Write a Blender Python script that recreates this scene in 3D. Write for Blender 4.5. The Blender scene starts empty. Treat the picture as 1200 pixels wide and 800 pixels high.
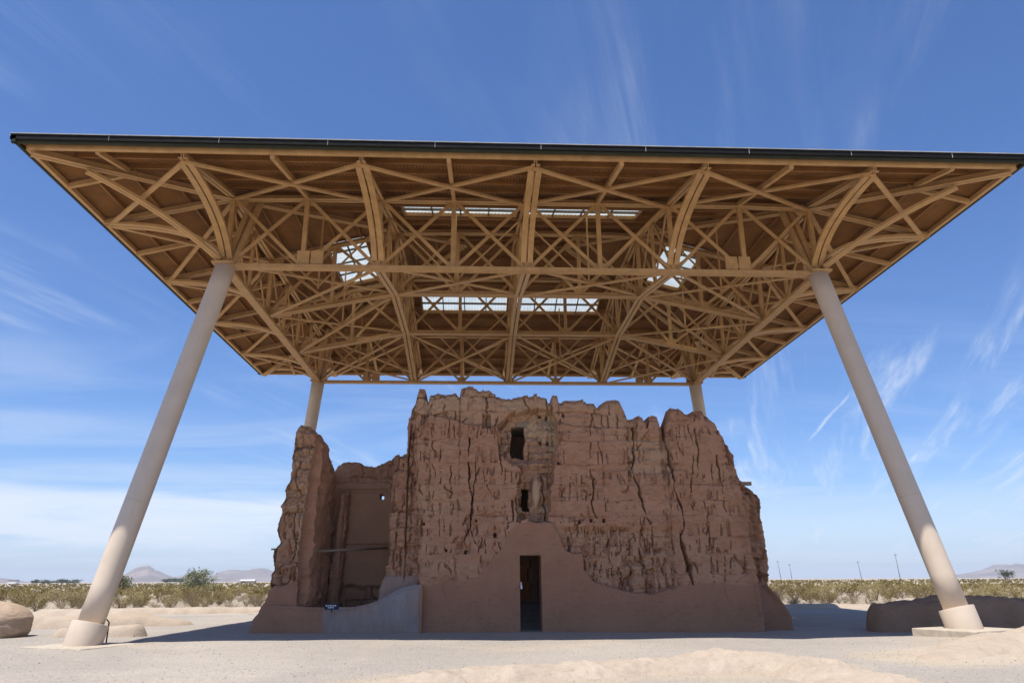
import bpy, math, random
import numpy as np
from mathutils import Vector, Matrix

S = bpy.context.scene
COL = S.collection
R = math.radians

# ------------------------------------------------------------------ camera
F_PX, PITCH, YAW, ROLL = 874.307, 0.3090, 0.0462, -0.0052
CAM = Vector((-1.6516, -32.065, 1.65))
cd = bpy.data.cameras.new('camera')
cam = bpy.data.objects.new('camera', cd)
COL.objects.link(cam)
cd.sensor_width = 36.0
cd.lens = F_PX / 1200 * 36
cd.clip_start = 0.1
cd.clip_end = 30000
_f = Vector((math.sin(YAW) * math.cos(PITCH), math.cos(YAW) * math.cos(PITCH), math.sin(PITCH)))
_r = Vector((math.cos(YAW), -math.sin(YAW), 0))
_u = _r.cross(_f)
_r2 = math.cos(ROLL) * _r + math.sin(ROLL) * _u
_u2 = -math.sin(ROLL) * _r + math.cos(ROLL) * _u
M = Matrix((_r2, _u2, -_f)).transposed().to_4x4()
M.translation = CAM
cam.matrix_world = M
S.camera = cam

# ------------------------------------------------------------------ sun, sky, exposure
SUN_T = Vector((0.262, 0.272, -1.0)).normalized()     # the way the light travels
SUN_ELEV = math.asin(-SUN_T.z)
SKY_STRENGTH = 0.100
SUN_STRENGTH = 5.0
EXPOSURE = 0.36
sd = bpy.data.lights.new('sun', 'SUN')
sd.energy = SUN_STRENGTH
sd.angle = R(0.53)
sd.color = (1.0, 0.955, 0.89)
sun = bpy.data.objects.new('sun', sd)
COL.objects.link(sun)
sun.rotation_euler = SUN_T.to_track_quat('-Z', 'Y').to_euler()
sun.location = (-20, -20, 60)

S.view_settings.view_transform = 'Standard'
S.view_settings.look = 'None'
S.view_settings.exposure = EXPOSURE
S.view_settings.gamma = 1
S.cycles.max_bounces = 10
S.cycles.diffuse_bounces = 6
S.cycles.transmission_bounces = 6
S.cycles.transparent_max_bounces = 12
S.cycles.use_denoising = True
S.cycles.sample_clamp_indirect = 8

W = bpy.data.worlds.new('World')
S.world = W
W.use_nodes = True
wt = W.node_tree
wt.nodes.clear()


class NT:
    """tiny helper to write node trees"""
    def __init__(s, tree): s.t = tree
    def n(s, typ, **kw):
        nd = s.t.nodes.new(typ)
        for k, v in kw.items(): setattr(nd, k, v)
        return nd
    def put(s, sock, v):
        if v is None: return
        if isinstance(v, bpy.types.NodeSocket): s.t.links.new(v, sock)
        else: sock.default_value = v
    def math(s, op, a, b=None, c=None, clamp=False):
        nd = s.n('ShaderNodeMath', operation=op); nd.use_clamp = clamp
        s.put(nd.inputs[0], a); s.put(nd.inputs[1], b); s.put(nd.inputs[2], c)
        return nd.outputs[0]
    def mix(s, fac, a, b, blend='MIX'):
        nd = s.n('ShaderNodeMix', data_type='RGBA', blend_type=blend)
        s.put(nd.inputs[0], fac); s.put(nd.inputs[6], a); s.put(nd.inputs[7], b)
        return nd.outputs[2]
    def ramp(s, v, lo, hi, a=0.0, b=1.0):
        nd = s.n('ShaderNodeMapRange', interpolation_type='SMOOTHSTEP')
        s.put(nd.inputs[0], v)
        for i, x in enumerate((lo, hi, a, b)): s.put(nd.inputs[i + 1], x)
        return nd.outputs[0]
    def noise(s, vec, scale, detail=4, rough=.55, dist=0.0):
        nd = s.n('ShaderNodeTexNoise')
        s.put(nd.inputs['Vector'], vec); s.put(nd.inputs['Scale'], scale)
        s.put(nd.inputs['Detail'], detail); s.put(nd.inputs['Roughness'], rough); s.put(nd.inputs['Distortion'], dist)
        return nd.outputs[0]
    def mapping(s, vec, loc=(0, 0, 0), rot=(0, 0, 0), sc=(1, 1, 1)):
        nd = s.n('ShaderNodeMapping')
        s.put(nd.inputs[0], vec); s.put(nd.inputs[1], loc); s.put(nd.inputs[2], rot); s.put(nd.inputs[3], sc)
        return nd.outputs[0]


w = NT(wt)
sky = w.n('ShaderNodeTexSky', sky_type='NISHITA')
sky.sun_disc = False
sky.sun_elevation = SUN_ELEV
sky.sun_rotation = math.atan2(-SUN_T.x, -SUN_T.y)
sky.altitude = 400
sky.air_density = 1.0
sky.dust_density = 0.6
sky.ozone_density = 1.6
tc = w.n('ShaderNodeTexCoord')
sx = w.n('ShaderNodeSeparateXYZ')
w.put(sx.inputs[0], tc.outputs['Generated'])
X, Y, Z = sx.outputs
zz = w.math('ADD', w.math('MAXIMUM', Z, 0.0), 0.10)
cx = w.n('ShaderNodeCombineXYZ')
w.put(cx.inputs[0], w.math('DIVIDE', X, zz)); w.put(cx.inputs[1], w.math('DIVIDE', Y, zz)); cx.inputs[2].default_value = 0
P = cx.outputs[0]
# high cirrus on a flat layer overhead: long thin fibres that all run one way, in patches
RP = w.mapping(P, rot=(0, 0, R(22)))
fib = w.noise(w.mapping(RP, sc=(3.4, .34, 1)), 1.5, 10, .64, .55)
fib2 = w.noise(w.mapping(RP, loc=(7, 3, 0), sc=(2.0, .30, 1)), 1.2, 10, .66, 1.1)
fin = w.noise(w.mapping(RP, loc=(2, 9, 0), sc=(9.0, 1.1, 1)), 2.0, 8, .7, .8)
patch = w.noise(w.mapping(RP, loc=(1.3, 4.2, 0), sc=(1.0, .6, 1)), .85, 4, .55, .4)
patch2 = w.noise(w.mapping(RP, loc=(5.1, 2.2, 0), sc=(1.0, .6, 1)), 1.1, 4, .55, .4)
az = w.math('ARCTAN2', X, Y)
c1 = w.math('MULTIPLY', w.ramp(fib, .46, .78), w.ramp(w.math('ADD', patch, w.math('MULTIPLY', w.math('MULTIPLY', w.ramp(az, .15, .42), w.ramp(Z, .42, .2)), .14)), .44, .64))
c2 = w.math('MULTIPLY', w.ramp(fib2, .48, .78), w.ramp(patch2, .46, .66))
cir = w.math('MULTIPLY', w.math('ADD', c1, c2), w.ramp(fin, .25, .7, .35, 1.0))
low_r = w.math('MULTIPLY', w.ramp(az, .15, .42), w.ramp(Z, .45, .22))
cir = w.math('MULTIPLY', cir, w.math('ADD', .55, w.math('MULTIPLY', low_r, .55)))
# a flat bank of cloud low over the desert, left of the ruin; thinner to the right
az = w.math('ARCTAN2', X, Y)
cb = w.n('ShaderNodeCombineXYZ')
w.put(cb.inputs[0], w.math('MULTIPLY', az, 2.2)); w.put(cb.inputs[1], w.math('MULTIPLY', Z, 14.0))
bn = w.noise(cb.outputs[0], 2.0, 7, .6, .6)
zb = w.math('ADD', Z, w.math('MULTIPLY', w.math('SUBTRACT', bn, .5), .055))
bank = w.math('MULTIPLY', w.ramp(zb, .034, .052), w.ramp(zb, .112, .088))
bank = w.math('MULTIPLY', bank, w.ramp(az, .05, -.28, .25, 1.0))
bank = w.math('MULTIPLY', bank, w.ramp(bn, .25, .55, .45, 1.0))
veil = w.math('MULTIPLY', w.ramp(Z, .42, .02), w.ramp(w.noise(w.mapping(P, sc=(.5, 1.4, 1)), .9, 6, .6, 1.0), .40, .75))
veil = w.math('MULTIPLY', veil, .5)
cl = w.math('MAXIMUM', w.math('MAXIMUM', cir, bank), veil, clamp=True)
# two old vapour trails: thin arcs across the sky
for d0, d1, wid, amt in (((.4554, .8628, .2196), (.4054, .9003, .1581), .0030, .55), ((-.5265, .8320, .1748), (-.4825, .8609, .1614), .0022, .5)):
    a0, a1 = Vector(d0).normalized(), Vector(d1).normalized()
    nn = a0.cross(a1).normalized(); mid_ = (a0 + a1).normalized(); hl = (a0 - a1).length / 2
    def vdot(v):
        nd = w.n('ShaderNodeVectorMath', operation='DOT_PRODUCT'); w.put(nd.inputs[0], tc.outputs['Generated']); nd.inputs[1].default_value = tuple(v); return nd.outputs['Value']
    ln = (a0 - a1).normalized()
    wob = w.math('MULTIPLY', w.math('SUBTRACT', w.noise(tc.outputs['Generated'], 30, 5, .6), .5), wid * 2.2)
    across = w.math('ABSOLUTE', w.math('ADD', vdot(nn), wob)); along_ = w.math('ABSOLUTE', vdot(ln))
    tr_ = w.math('MULTIPLY', w.ramp(across, wid, 0), w.ramp(along_, hl * 1.15, hl * .4))
    tr_ = w.math('MULTIPLY', tr_, w.math('MULTIPLY', w.ramp(vdot(mid_), .5, .6), amt))
    tr_ = w.math('MULTIPLY', tr_, w.ramp(w.noise(tc.outputs['Generated'], 55, 5, .65), .3, .6, .35, 1))
    cl = w.math('MAXIMUM', cl, tr_)
cl = w.math('MULTIPLY', cl, .85)
blue = w.mix(1.0, sky.outputs[0], (.68, .91, 1.28, 1), 'MULTIPLY')
col = w.mix(cl, blue, (7.0, 7.5, 8.4, 1))
# the pale band of dusty air along the horizon
col = w.mix(w.ramp(Z, .16, -.01, 0, .5), col, (6.0, 6.9, 8.4, 1))
bg = w.n('ShaderNodeBackground')
w.put(bg.inputs[0], col); bg.inputs[1].default_value = SKY_STRENGTH
wo = w.n('ShaderNodeOutputWorld')
wt.links.new(bg.outputs[0], wo.inputs[0])

# ------------------------------------------------------------------ small helpers


def tag(o, label=None, cat=None, group=None, kind=None):
    for k, v in (('label', label), ('category', cat), ('group', group), ('kind', kind)):
        if v: o[k] = v
    return o


def empty(name, loc=(0, 0, 0)):
    o = bpy.data.objects.new(name, None)
    o.location = loc
    COL.objects.link(o)
    return o


class MB:
    """collects vertices and faces and links them as one mesh object"""
    def __init__(s): s.v = []; s.f = []
    def box(s, c, d, rot=None):
        h = [x / 2 for x in d]
        pts = [Vector((sx * h[0], sy * h[1], sz * h[2])) for sx in (-1, 1) for sy in (-1, 1) for sz in (-1, 1)]
        if rot is not None: pts = [rot @ p for p in pts]
        b = len(s.v)
        s.v += [tuple(p + Vector(c)) for p in pts]
        s.f += [tuple(b + i for i in q) for q in ((0, 1, 3, 2), (4, 6, 7, 5), (0, 4, 5, 1), (2, 3, 7, 6), (0, 2, 6, 4), (1, 5, 7, 3))]
        return s
    def frame(s, p0, p1, side):
        p0, p1 = Vector(p0), Vector(p1)
        d = (p1 - p0).normalized()
        a = Vector(side); a = (a - d * a.dot(d))
        if a.length < 1e-4: a = d.orthogonal()
        a.normalize()
        return p0, p1, d, a, d.cross(a)
    def bar(s, p0, p1, wd, ht, side=(0, 0, 1)):
        """box from p0 to p1; ht along 'side', wd across it"""
        p0, p1, d, a, c = s.frame(p0, p1, side)
        b = len(s.v)
        for p in (p0, p1):
            for i, j in ((-1, -1), (1, -1), (1, 1), (-1, 1)):
                s.v.append(tuple(p + c * (i * wd / 2) + a * (j * ht / 2)))
        s.f += [(b, b + 1, b + 2, b + 3), (b + 7, b + 6, b + 5, b + 4)]
        s.f += [(b + i, b + 4 + i, b + 4 + (i + 1) % 4, b + (i + 1) % 4) for i in range(4)]
        return s
    def pair(s, p0, p1, wd, ht, gap, side=(0, 0, 1), lip=.022):
        """two angles back to back: for each one a standing leg and a flat leg, a gap between"""
        p0, p1, d, a, c = s.frame(p0, p1, side)
        leg = (wd - gap) / 2
        for k in (-1, 1):
            off = c * (k * (gap / 2 + lip / 2))
            s.bar(p0 + off, p1 + off, lip, ht, side)
            off2 = c * (k * (gap / 2 + lip + (leg - lip) / 2)) - a * (ht / 2 - lip / 2)
            s.bar(p0 + off2, p1 + off2, leg - lip, lip, side)
        return s
    def tube(s, pts, rad, n=8, cap=True):
        pts = [Vector(p) for p in pts]
        rr = rad if isinstance(rad, (list, tuple)) else [rad] * len(pts)
        b = len(s.v)
        for i, p in enumerate(pts):
            d = (pts[min(i + 1, len(pts) - 1)] - pts[max(i - 1, 0)]).normalized()
            a = d.cross(Vector((0.13, 0.21, 1))) if abs(d.z) < .95 else d.cross(Vector((1, 0.1, 0)))
            a.normalize(); c = d.cross(a)
            for k in range(n):
                t = 2 * math.pi * k / n
                s.v.append(tuple(p + (a * math.cos(t) + c * math.sin(t)) * rr[i]))
        for i in range(len(pts) - 1):
            for k in range(n):
                s.f.append((b + i * n + k, b + i * n + (k + 1) % n, b + (i + 1) * n + (k + 1) % n, b + (i + 1) * n + k))
        if cap:
            s.f.append(tuple(b + k for k in range(n))[::-1])
            e = b + (len(pts) - 1) * n
            s.f.append(tuple(e + k for k in range(n)))
        return s
    def build(s, name, mat, parent=None, smooth=False):
        me = bpy.data.meshes.new(name)
        me.from_pydata(s.v, [], s.f)
        me.update()
        if smooth: me.shade_smooth()
        me.materials.append(mat)
        o = bpy.data.objects.new(name, me)
        COL.objects.link(o)
        if parent: o.parent = parent
        return o


def np_mesh(name, V, Q, mat, parent=None, attrs=None, smooth=True):
    """quads from numpy arrays"""
    me = bpy.data.meshes.new(name)
    me.vertices.add(len(V)); me.loops.add(Q.size); me.polygons.add(len(Q))
    me.vertices.foreach_set('co', np.ascontiguousarray(V, np.float32).ravel())
    me.loops.foreach_set('vertex_index', np.ascontiguousarray(Q, np.int32).ravel())
    me.polygons.foreach_set('loop_start', np.arange(0, Q.size, Q.shape[1], dtype=np.int32))
    me.polygons.foreach_set('loop_total', np.full(len(Q), Q.shape[1], np.int32))
    me.update(calc_edges=True)
    me.polygons.foreach_set('use_smooth', np.full(len(Q), bool(smooth)))
    for k, a in (attrs or {}).items():
        at = me.attributes.new(k, 'FLOAT', 'POINT')
        at.data.foreach_set('value', np.ascontiguousarray(a, np.float32).ravel())
    me.materials.append(mat)
    me.validate()
    o = bpy.data.objects.new(name, me)
    COL.objects.link(o)
    if parent: o.parent = parent
    return o


def _hash(ix, iy, seed):
    n = (ix.astype(np.int64) * 374761393 + iy.astype(np.int64) * 668265263 + seed * 1442695041) & 0x7fffffff
    n = ((n ^ (n >> 13)) * 1274126177) & 0x7fffffff
    n = ((n ^ (n >> 16)) * 2246822519) & 0x7fffffff
    return ((n ^ (n >> 15)) & 0xffffff) / float(0xffffff)


def vn(x, y, seed=0):
    x = np.asarray(x, float); y = np.asarray(y, float)
    x, y = np.broadcast_arrays(x, y)
    ix, iy = np.floor(x), np.floor(y)
    fx, fy = x - ix, y - iy
    fx = fx * fx * fx * (fx * (fx * 6 - 15) + 10); fy = fy * fy * fy * (fy * (fy * 6 - 15) + 10)
    a, b = _hash(ix, iy, seed), _hash(ix + 1, iy, seed)
    c, d = _hash(ix, iy + 1, seed), _hash(ix + 1, iy + 1, seed)
    return (a + (b - a) * fx) * (1 - fy) + (c + (d - c) * fx) * fy - .5


def fbm(x, y, seed=0, oct=5, gain=.5):
    r = 0; g = 1; s = 0
    for i in range(oct):
        r = r + g * vn(np.asarray(x) * 2 ** i + 13.7 * i, np.asarray(y) * 2 ** i - 7.1 * i, seed + i); s += g; g *= gain
    return r / s * 1.6


def worley(x, y, seed=0):
    """F1, F2-F1 and a random value of the nearest cell"""
    ix, iy = np.floor(x), np.floor(y)
    f1 = np.full(x.shape, 9.); f2 = np.full(x.shape, 9.); idv = np.zeros(x.shape)
    for dx in (-1, 0, 1):
        for dy in (-1, 0, 1):
            cx_, cy_ = ix + dx, iy + dy
            d = np.hypot(cx_ + .15 + .7 * _hash(cx_, cy_, seed) - x, cy_ + .15 + .7 * _hash(cx_, cy_, seed + 7) - y)
            nw = d < f1
            f2 = np.where(nw, f1, np.minimum(f2, d)); idv = np.where(nw, _hash(cx_, cy_, seed + 3), idv); f1 = np.where(nw, d, f1)
    return f1, f2 - f1, idv


def sstep(x, a, b):
    t = np.clip((np.asarray(x, float) - a) / (b - a), 0, 1)
    return t * t * (3 - 2 * t)


# ------------------------------------------------------------------ materials
def mat(name):
    m = bpy.data.materials.new(name)
    m.use_nodes = True
    t = NT(m.node_tree)
    bs = m.node_tree.nodes['Principled BSDF']
    bs.inputs['Specular IOR Level'].default_value = .25
    return m, t, bs


def coords(t, which='Object'):
    return t.n('ShaderNodeTexCoord').outputs[which]


def world_pos(t):
    return t.n('ShaderNodeNewGeometry').outputs['Position']


def bump(t, bs, h, dist, strength=1.0, prev=None):
    b = t.n('ShaderNodeBump')
    t.put(b.inputs['Strength'], strength); t.put(b.inputs['Distance'], dist); t.put(b.inputs['Height'], h)
    if prev: t.put(b.inputs['Normal'], prev)
    t.put(bs.inputs['Normal'], b.outputs[0])
    return b.outputs[0]


def paint(name, col, rough=.55, var=.12, sc=3.0, dust=None):
    m, t, bs = mat(name)
    p = world_pos(t)
    n = t.noise(p, sc, 5, .6)
    f = t.ramp(n, .3, .7)
    dark = tuple(c * (1 - var) for c in col) + (1,)
    lite = tuple(min(1, c * (1 + var * .6)) for c in col) + (1,)
    c = t.mix(f, dark, lite)
    if dust:
        streak = t.noise(t.mapping(p, sc=(2.2, 2.2, .18)), 4, 5, .6)
        c = t.mix(t.ramp(streak, .52, .75, 0, .5), c, tuple(dust) + (1,))
    t.put(bs.inputs['Base Color'], c)
    t.put(bs.inputs['Roughness'], t.ramp(n, .2, .8, rough - .08, rough + .1))
    bump(t, bs, t.noise(p, 40, 3, .6), .002, .5)
    return m


M_STEEL = paint('tan_painted_steel', (.47, .28, .118), .5, .16, 2.5)
M_DECK = paint('tan_deck_sheet', (.265, .125, .038), .6, .2, 1.2)
M_COLUMN = paint('cream_column_paint', (.59, .485, .375), .5, .05, 1.6, dust=(.52, .42, .32))
M_CONCRETE = paint('sandy_concrete', (.46, .39, .30), .85, .16, 5)
M_GUTTER = paint('black_gutter_paint', (.005, .005, .005), .85, .3, 2, dust=(.012, .013, .008))
M_DRIP = paint('olive_drip_edge', (.040, .040, .022), .8, .25, 2)
M_FLASH = paint('pale_flashing', (.5, .5, .48), .45, .2, 2)
M_MULLION = paint('dark_mullion', (.10, .075, .05), .6, .2, 3)
M_WHITE = paint('white_paint', (.78, .78, .76), .5, .06, 4)
M_BLUE = paint('blue_sign_paint', (.012, .018, .055), .45, .1, 4)
M_WOOD = None

m, t, bs = mat('weathered_wood')
p = coords(t)
g = t.noise(t.mapping(p, sc=(6, 40, 40)), 1.5, 6, .65, .4)
t.put(bs.inputs['Base Color'], t.mix(t.ramp(g, .3, .7), (.17, .125, .085, 1), (.36, .29, .22, 1)))
bs.inputs['Roughness'].default_value = .85
bump(t, bs, g, .006)
M_WOOD = m

# skylight panel: ribbed translucent sheet
m, t, bs = mat('translucent_skylight_sheet')
nt = m.node_tree
nt.nodes.remove(bs)
tl = t.n('ShaderNodeBsdfTranslucent'); tl.inputs[0].default_value = (.54, .58, .54, 1)
tr = t.n('ShaderNodeBsdfTransparent'); tr.inputs[0].default_value = (.62, .66, .64, 1)
df = t.n('ShaderNodeBsdfDiffuse'); df.inputs[0].default_value = (.7, .74, .72, 1)
mx = t.n('ShaderNodeMixShader'); mx2 = t.n('ShaderNodeMixShader')
dn = t.noise(world_pos(t), 2.2, 5, .6)
t.put(mx.inputs[0], t.ramp(dn, .3, .7, .58, .74)); nt.links.new(tr.outputs[0], mx.inputs[1]); nt.links.new(tl.outputs[0], mx.inputs[2])
mx2.inputs[0].default_value = .12; nt.links.new(mx.outputs[0], mx2.inputs[1]); nt.links.new(df.outputs[0], mx2.inputs[2])
nt.links.new(mx2.outputs[0], nt.nodes['Material Output'].inputs[0])
M_SKYLIGHT = m


def adobe_material(name, a, b, plaster, pale=(.36, .335, .32), bk=.5):
    """earth wall: 'plaster' and 'pale' and 'tone' are mesh attributes that say what the wall is made of there"""
    m, t, bs = mat(name)
    p = world_pos(t)
    at = {}
    for k in ('plaster', 'pale', 'tone'):
        nd = t.n('ShaderNodeAttribute', attribute_name=k); at[k] = nd.outputs['Fac']
    n1 = t.noise(p, 1.1, 6, .62, .3)
    n2 = t.noise(t.mapping(p, sc=(1, 1, 2.4)), 5, 6, .65, .3)
    n3 = t.noise(p, 42, 4, .7)
    base = t.mix(t.ramp(n1, .32, .68), a + (1,), b + (1,))
    base = t.mix(t.ramp(n2, .45, .75, 0, .22), base, (.47, .31, .20, 1))
    blot = t.noise(t.mapping(p, sc=(1, 1, 1.8)), 2.6, 7, .7, .6)
    base = t.mix(t.ramp(blot, .50, .70, 0, .5), base, tuple(c * .70 for c in a) + (1,))
    base = t.mix(t.ramp(blot, .46, .30, 0, .4), base, tuple(min(1, c * 1.18) for c in b) + (1,))
    base = t.mix(at['tone'], base, (.56, .41, .255, 1))
    pl = t.mix(t.ramp(n1, .3, .7), tuple(c * .93 for c in plaster) + (1,), tuple(c * 1.07 for c in plaster) + (1,))
    drip = t.noise(t.mapping(p, sc=(2.6, 2.6, .35)), 2.0, 7, .68, .3)
    pl = t.mix(t.ramp(drip, .50, .74, 0, .55), pl, tuple(min(1, c * 1.22) for c in plaster) + (1,))
    trow = t.noise(t.mapping(p, rot=(0, .5, 0), sc=(.8, .8, 3)), 3.2, 6, .7, .6)
    pl = t.mix(t.ramp(trow, .52, .70, 0, .7), pl, tuple(c * .74 for c in plaster) + (1,))
    base = t.mix(at['plaster'], base, pl)
    stain = t.noise(t.mapping(p, sc=(3, 3, .5)), 2.2, 5, .6)
    pc = t.mix(t.ramp(stain, .35, .7), tuple(c * .82 for c in pale) + (1,), pale + (1,))
    base = t.mix(at['pale'], base, pc)
    speck = t.ramp(n3, .3, .75, .86, 1.1)
    cm = t.n('ShaderNodeCombineColor')
    for i in range(3): t.put(cm.inputs[i], speck)
    base = t.mix(1.0, base, cm.outputs[0], 'MULTIPLY')
    t.put(bs.inputs['Base Color'], base)
    bs.inputs['Roughness'].default_value = .95
    bs.inputs['Specular IOR Level'].default_value = .08
    rough = t.ramp(at['plaster'], 0, 1, 1.0, .42)
    strata = t.noise(t.mapping(p, sc=(1, 1, 3.2)), 4.5, 8, .72, .25)
    b0 = bump(t, bs, t.math('MULTIPLY', strata, rough), .10, bk)
    b1 = bump(t, bs, t.math('MULTIPLY', t.noise(t.mapping(p, sc=(1.6, 1.6, 1)), 12, 8, .72, .2), rough), .06, bk, b0)
    bump(t, bs, t.math('MULTIPLY', n3, rough), .012, bk, b1)
    return m


M_ADOBE = adobe_material('red_earth_wall', (.425, .215, .122), (.48, .262, .160), (.350, .182, .108), pale=(.33, .30, .275))
M_SHADEWALL = adobe_material('shade_darkened_wall_earth', (.30, .175, .105), (.36, .22, .135), (.31, .19, .12))  # darker copy of the brown wall earth, shade put into the colour
M_LUMP = adobe_material('sandy_low_wall_earth', (.40, .32, .245), (.455, .375, .295), (.44, .37, .295), bk=.35)

# ground: fine gravel inside the compound, pale sand beyond
m, t, bs = mat('gravel_and_sand')
p = world_pos(t)
n1 = t.noise(p, .16, 5, .6, .5)
n2 = t.noise(p, 1.3, 6, .65)
n3 = t.noise(p, 34, 3, .75)
grav = t.mix(t.ramp(n1, .35, .68), (.36, .32, .275, 1), (.43, .38, .32, 1))
sand = t.mix(t.ramp(n1, .35, .68), (.42, .345, .255, 1), (.50, .42, .32, 1))
nd = t.n('ShaderNodeAttribute', attribute_name='sand')
far = nd.outputs['Fac']
c = t.mix(far, grav, sand)
c = t.mix(t.ramp(n2, .48, .72, 0, .42), c, (.47, .40, .315, 1))
sp = t.ramp(n3, .28, .74, .62, 1.24)
cm = t.n('ShaderNodeCombineColor')
for i in range(3): t.put(cm.inputs[i], sp)
c = t.mix(1.0, c, cm.outputs[0], 'MULTIPLY')
vo = t.n('ShaderNodeTexVoronoi'); t.put(vo.inputs['Vector'], p); vo.inputs['Scale'].default_value = 26
peb = t.ramp(vo.outputs['Distance'], .10, .30, 1, 0)
trk = t.noise(t.mapping(p, rot=(0, 0, .5), sc=(.35, 1.6, 1)), .8, 7, .62, .8)
c = t.mix(t.ramp(trk, .5, .68, 0, .45), c, (.33, .29, .25, 1))
c = t.mix(t.math('MULTIPLY', peb, .38), c, (.30, .255, .215, 1))
t.put(bs.inputs['Base Color'], c)
bs.inputs['Roughness'].default_value = .95
bs.inputs['Specular IOR Level'].default_value = .1
b1 = bump(t, bs, n3, .018, .8)
bump(t, bs, t.noise(p, 3.2, 6, .65), .06, .6, b1)
M_GROUND = m


def leaf_mat(name, a, b):
    m, t, bs = mat(name)
    oi = t.n('ShaderNodeObjectInfo')
    n = t.noise(world_pos(t), 1.7, 4, .6)
    c = t.mix(t.ramp(n, .3, .7), a + (1,), b + (1,))
    hv = t.n('ShaderNodeHueSaturation')
    t.put(hv.inputs['Value'], t.ramp(oi.outputs['Random'], 0, 1, .8, 1.22))
    t.put(hv.inputs['Saturation'], t.ramp(oi.outputs['Random'], 0, 1, 1.08, .85))
    t.put(hv.inputs['Color'], c)
    t.put(bs.inputs['Base Color'], hv.outputs[0])
    bs.inputs['Roughness'].default_value = .75
    return m


M_LEAF = leaf_mat('creosote_leaf', (.20, .155, .050), (.28, .22, .080))
M_DRYLEAF = leaf_mat('dry_brush_leaf', (.30, .235, .15), (.40, .325, .215))
M_GREEN = leaf_mat('fresh_green_leaf', (.115, .125, .055), (.17, .175, .085))
M_DARKTREE = leaf_mat('far_tree_leaf', (.05, .062, .035), (.075, .085, .045))
M_STEM = paint('grey_brown_stem', (.20, .155, .115), .9, .2, 8)

m, t, bs = mat('bare_rock_hill')
p = world_pos(t)
n = t.noise(p, .006, 8, .65)
t.put(bs.inputs['Base Color'], t.mix(t.ramp(n, .35, .68), (.165, .140, .135, 1), (.27, .225, .205, 1)))
bs.inputs['Roughness'].default_value = 1
M_HILL = m

# ------------------------------------------------------------------ the ground
def gh(x, y):
    """height of the ground"""
    x = np.asarray(x, float); y = np.asarray(y, float)
    h = .045 * fbm(x * .22, y * .22, 5, 4) + .02 * fbm(x * .9, y * .9, 9, 3)
    h = h + .05 * sstep(-x, 0, 9) * np.exp(-((y + 7) / 6.) ** 2) - .03 * sstep(x, 2, 10) * np.exp(-((y + 7) / 6.) ** 2)
    # the foreground rises a little to the right, round the column foot
    h = h + .20 * np.exp(-(((x - 13.5) / 4.0) ** 2 + ((y + 11.2) / 2.6) ** 2))
    # brush flats beyond the compound: hummocky
    hum = sstep(y, 8, 16) * (1 - sstep(y, 150, 400))
    h = h + hum * .28 * np.maximum(fbm(x * .12 + 3, y * .12, 21, 4), -.1)
    return h


def axis(lo, hi, st, far):
    a = np.arange(lo, hi + st / 2, st)
    g = st * 1.13 ** np.arange(1, 200); e = np.cumsum(g); e = e[e < far]
    return np.concatenate([(lo - e)[::-1], a, hi + e])


gx, gy = axis(-24, 24, .16, 9000), axis(-34, 22, .16, 9000)
GX, GY = np.meshgrid(gx, gy, indexing='ij')
V = np.stack([GX, GY, gh(GX, GY)], -1).reshape(-1, 3)
nx, ny = len(gx), len(gy)
I = np.arange(nx * ny).reshape(nx, ny)
Q = np.stack([I[:-1, :-1], I[1:, :-1], I[1:, 1:], I[:-1, 1:]], -1).reshape(-1, 4)
edge = 11 + 2.5 * fbm(GX * .15, GY * 0, 3, 3)
sandm = np.maximum(sstep(GY, edge - 1.2, edge + 1.2), sstep(np.abs(GX + 0.), 24, 28))
sandm = np.maximum(sandm, .9 * np.exp(-(((GX - 13.5) / 3.6) ** 2 + ((GY + 11.6) / 2.0) ** 2) ** 2))
for (ax_, ay_, bx_, by_, ww) in ((8.2, -15.2, 11.4, -13, 1.9), (11.4, -13, 19, -12.2, 2.3), (-2.6, -18.8, 1.2, -16.9, 1.7), (1.2, -16.9, 4.3, -16.8, 1.8)):
    t_ = np.clip(((GX - ax_) * (bx_ - ax_) + (GY - ay_) * (by_ - ay_)) / ((bx_ - ax_) ** 2 + (by_ - ay_) ** 2), 0, 1)
    dd_ = np.hypot(GX - ax_ - t_ * (bx_ - ax_), GY - ay_ - t_ * (by_ - ay_)) + .7 * fbm(GX * .9, GY * .9, 44, 4)
    sandm = np.maximum(sandm, 1 - sstep(dd_, ww * .55, ww * 1.15))
sandm = np.maximum(sandm, .5 * sstep(fbm(GX * .3, GY * .3, 77, 4), .15, .45))
g = np_mesh('ground', V, Q, M_GROUND, attrs={'sand': sandm})
tag(g, kind='structure')

# ------------------------------------------------------------------ far hills
def hill(name, az0, az1, dist, prof, seed):
    """a ridge seen under angles az0..az1 (degrees from +y), with real depth"""
    n, dpt = 120, 26
    A = np.radians(np.linspace(az0, az1, n))[:, None]
    T = np.linspace(0, 1, dpt)[None, :]
    hgt = np.interp(np.linspace(0, 1, n), [q[0] for q in prof], [q[1] for q in prof])[:, None]
    depth = dist * .35
    Rr = dist + T * depth
    X_ = CAM.x + Rr * np.sin(A); Y_ = CAM.y + Rr * np.cos(A)
    env = np.sin(np.pi * np.clip(T, 0, 1)) ** .8
    h = hgt * env * (1 + .55 * fbm(X_ / dist * 26, Y_ / dist * 26, seed, 5)) - 3
    V = np.stack([X_, Y_, h], -1).reshape(-1, 3)
    I = np.arange(n * dpt).reshape(n, dpt)
    Q = np.stack([I[:-1, :-1], I[1:, :-1], I[1:, 1:], I[:-1, 1:]], -1).reshape(-1, 4)
    o = np_mesh(name, V, Q, M_HILL)
    return tag(o, kind='structure')


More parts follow.
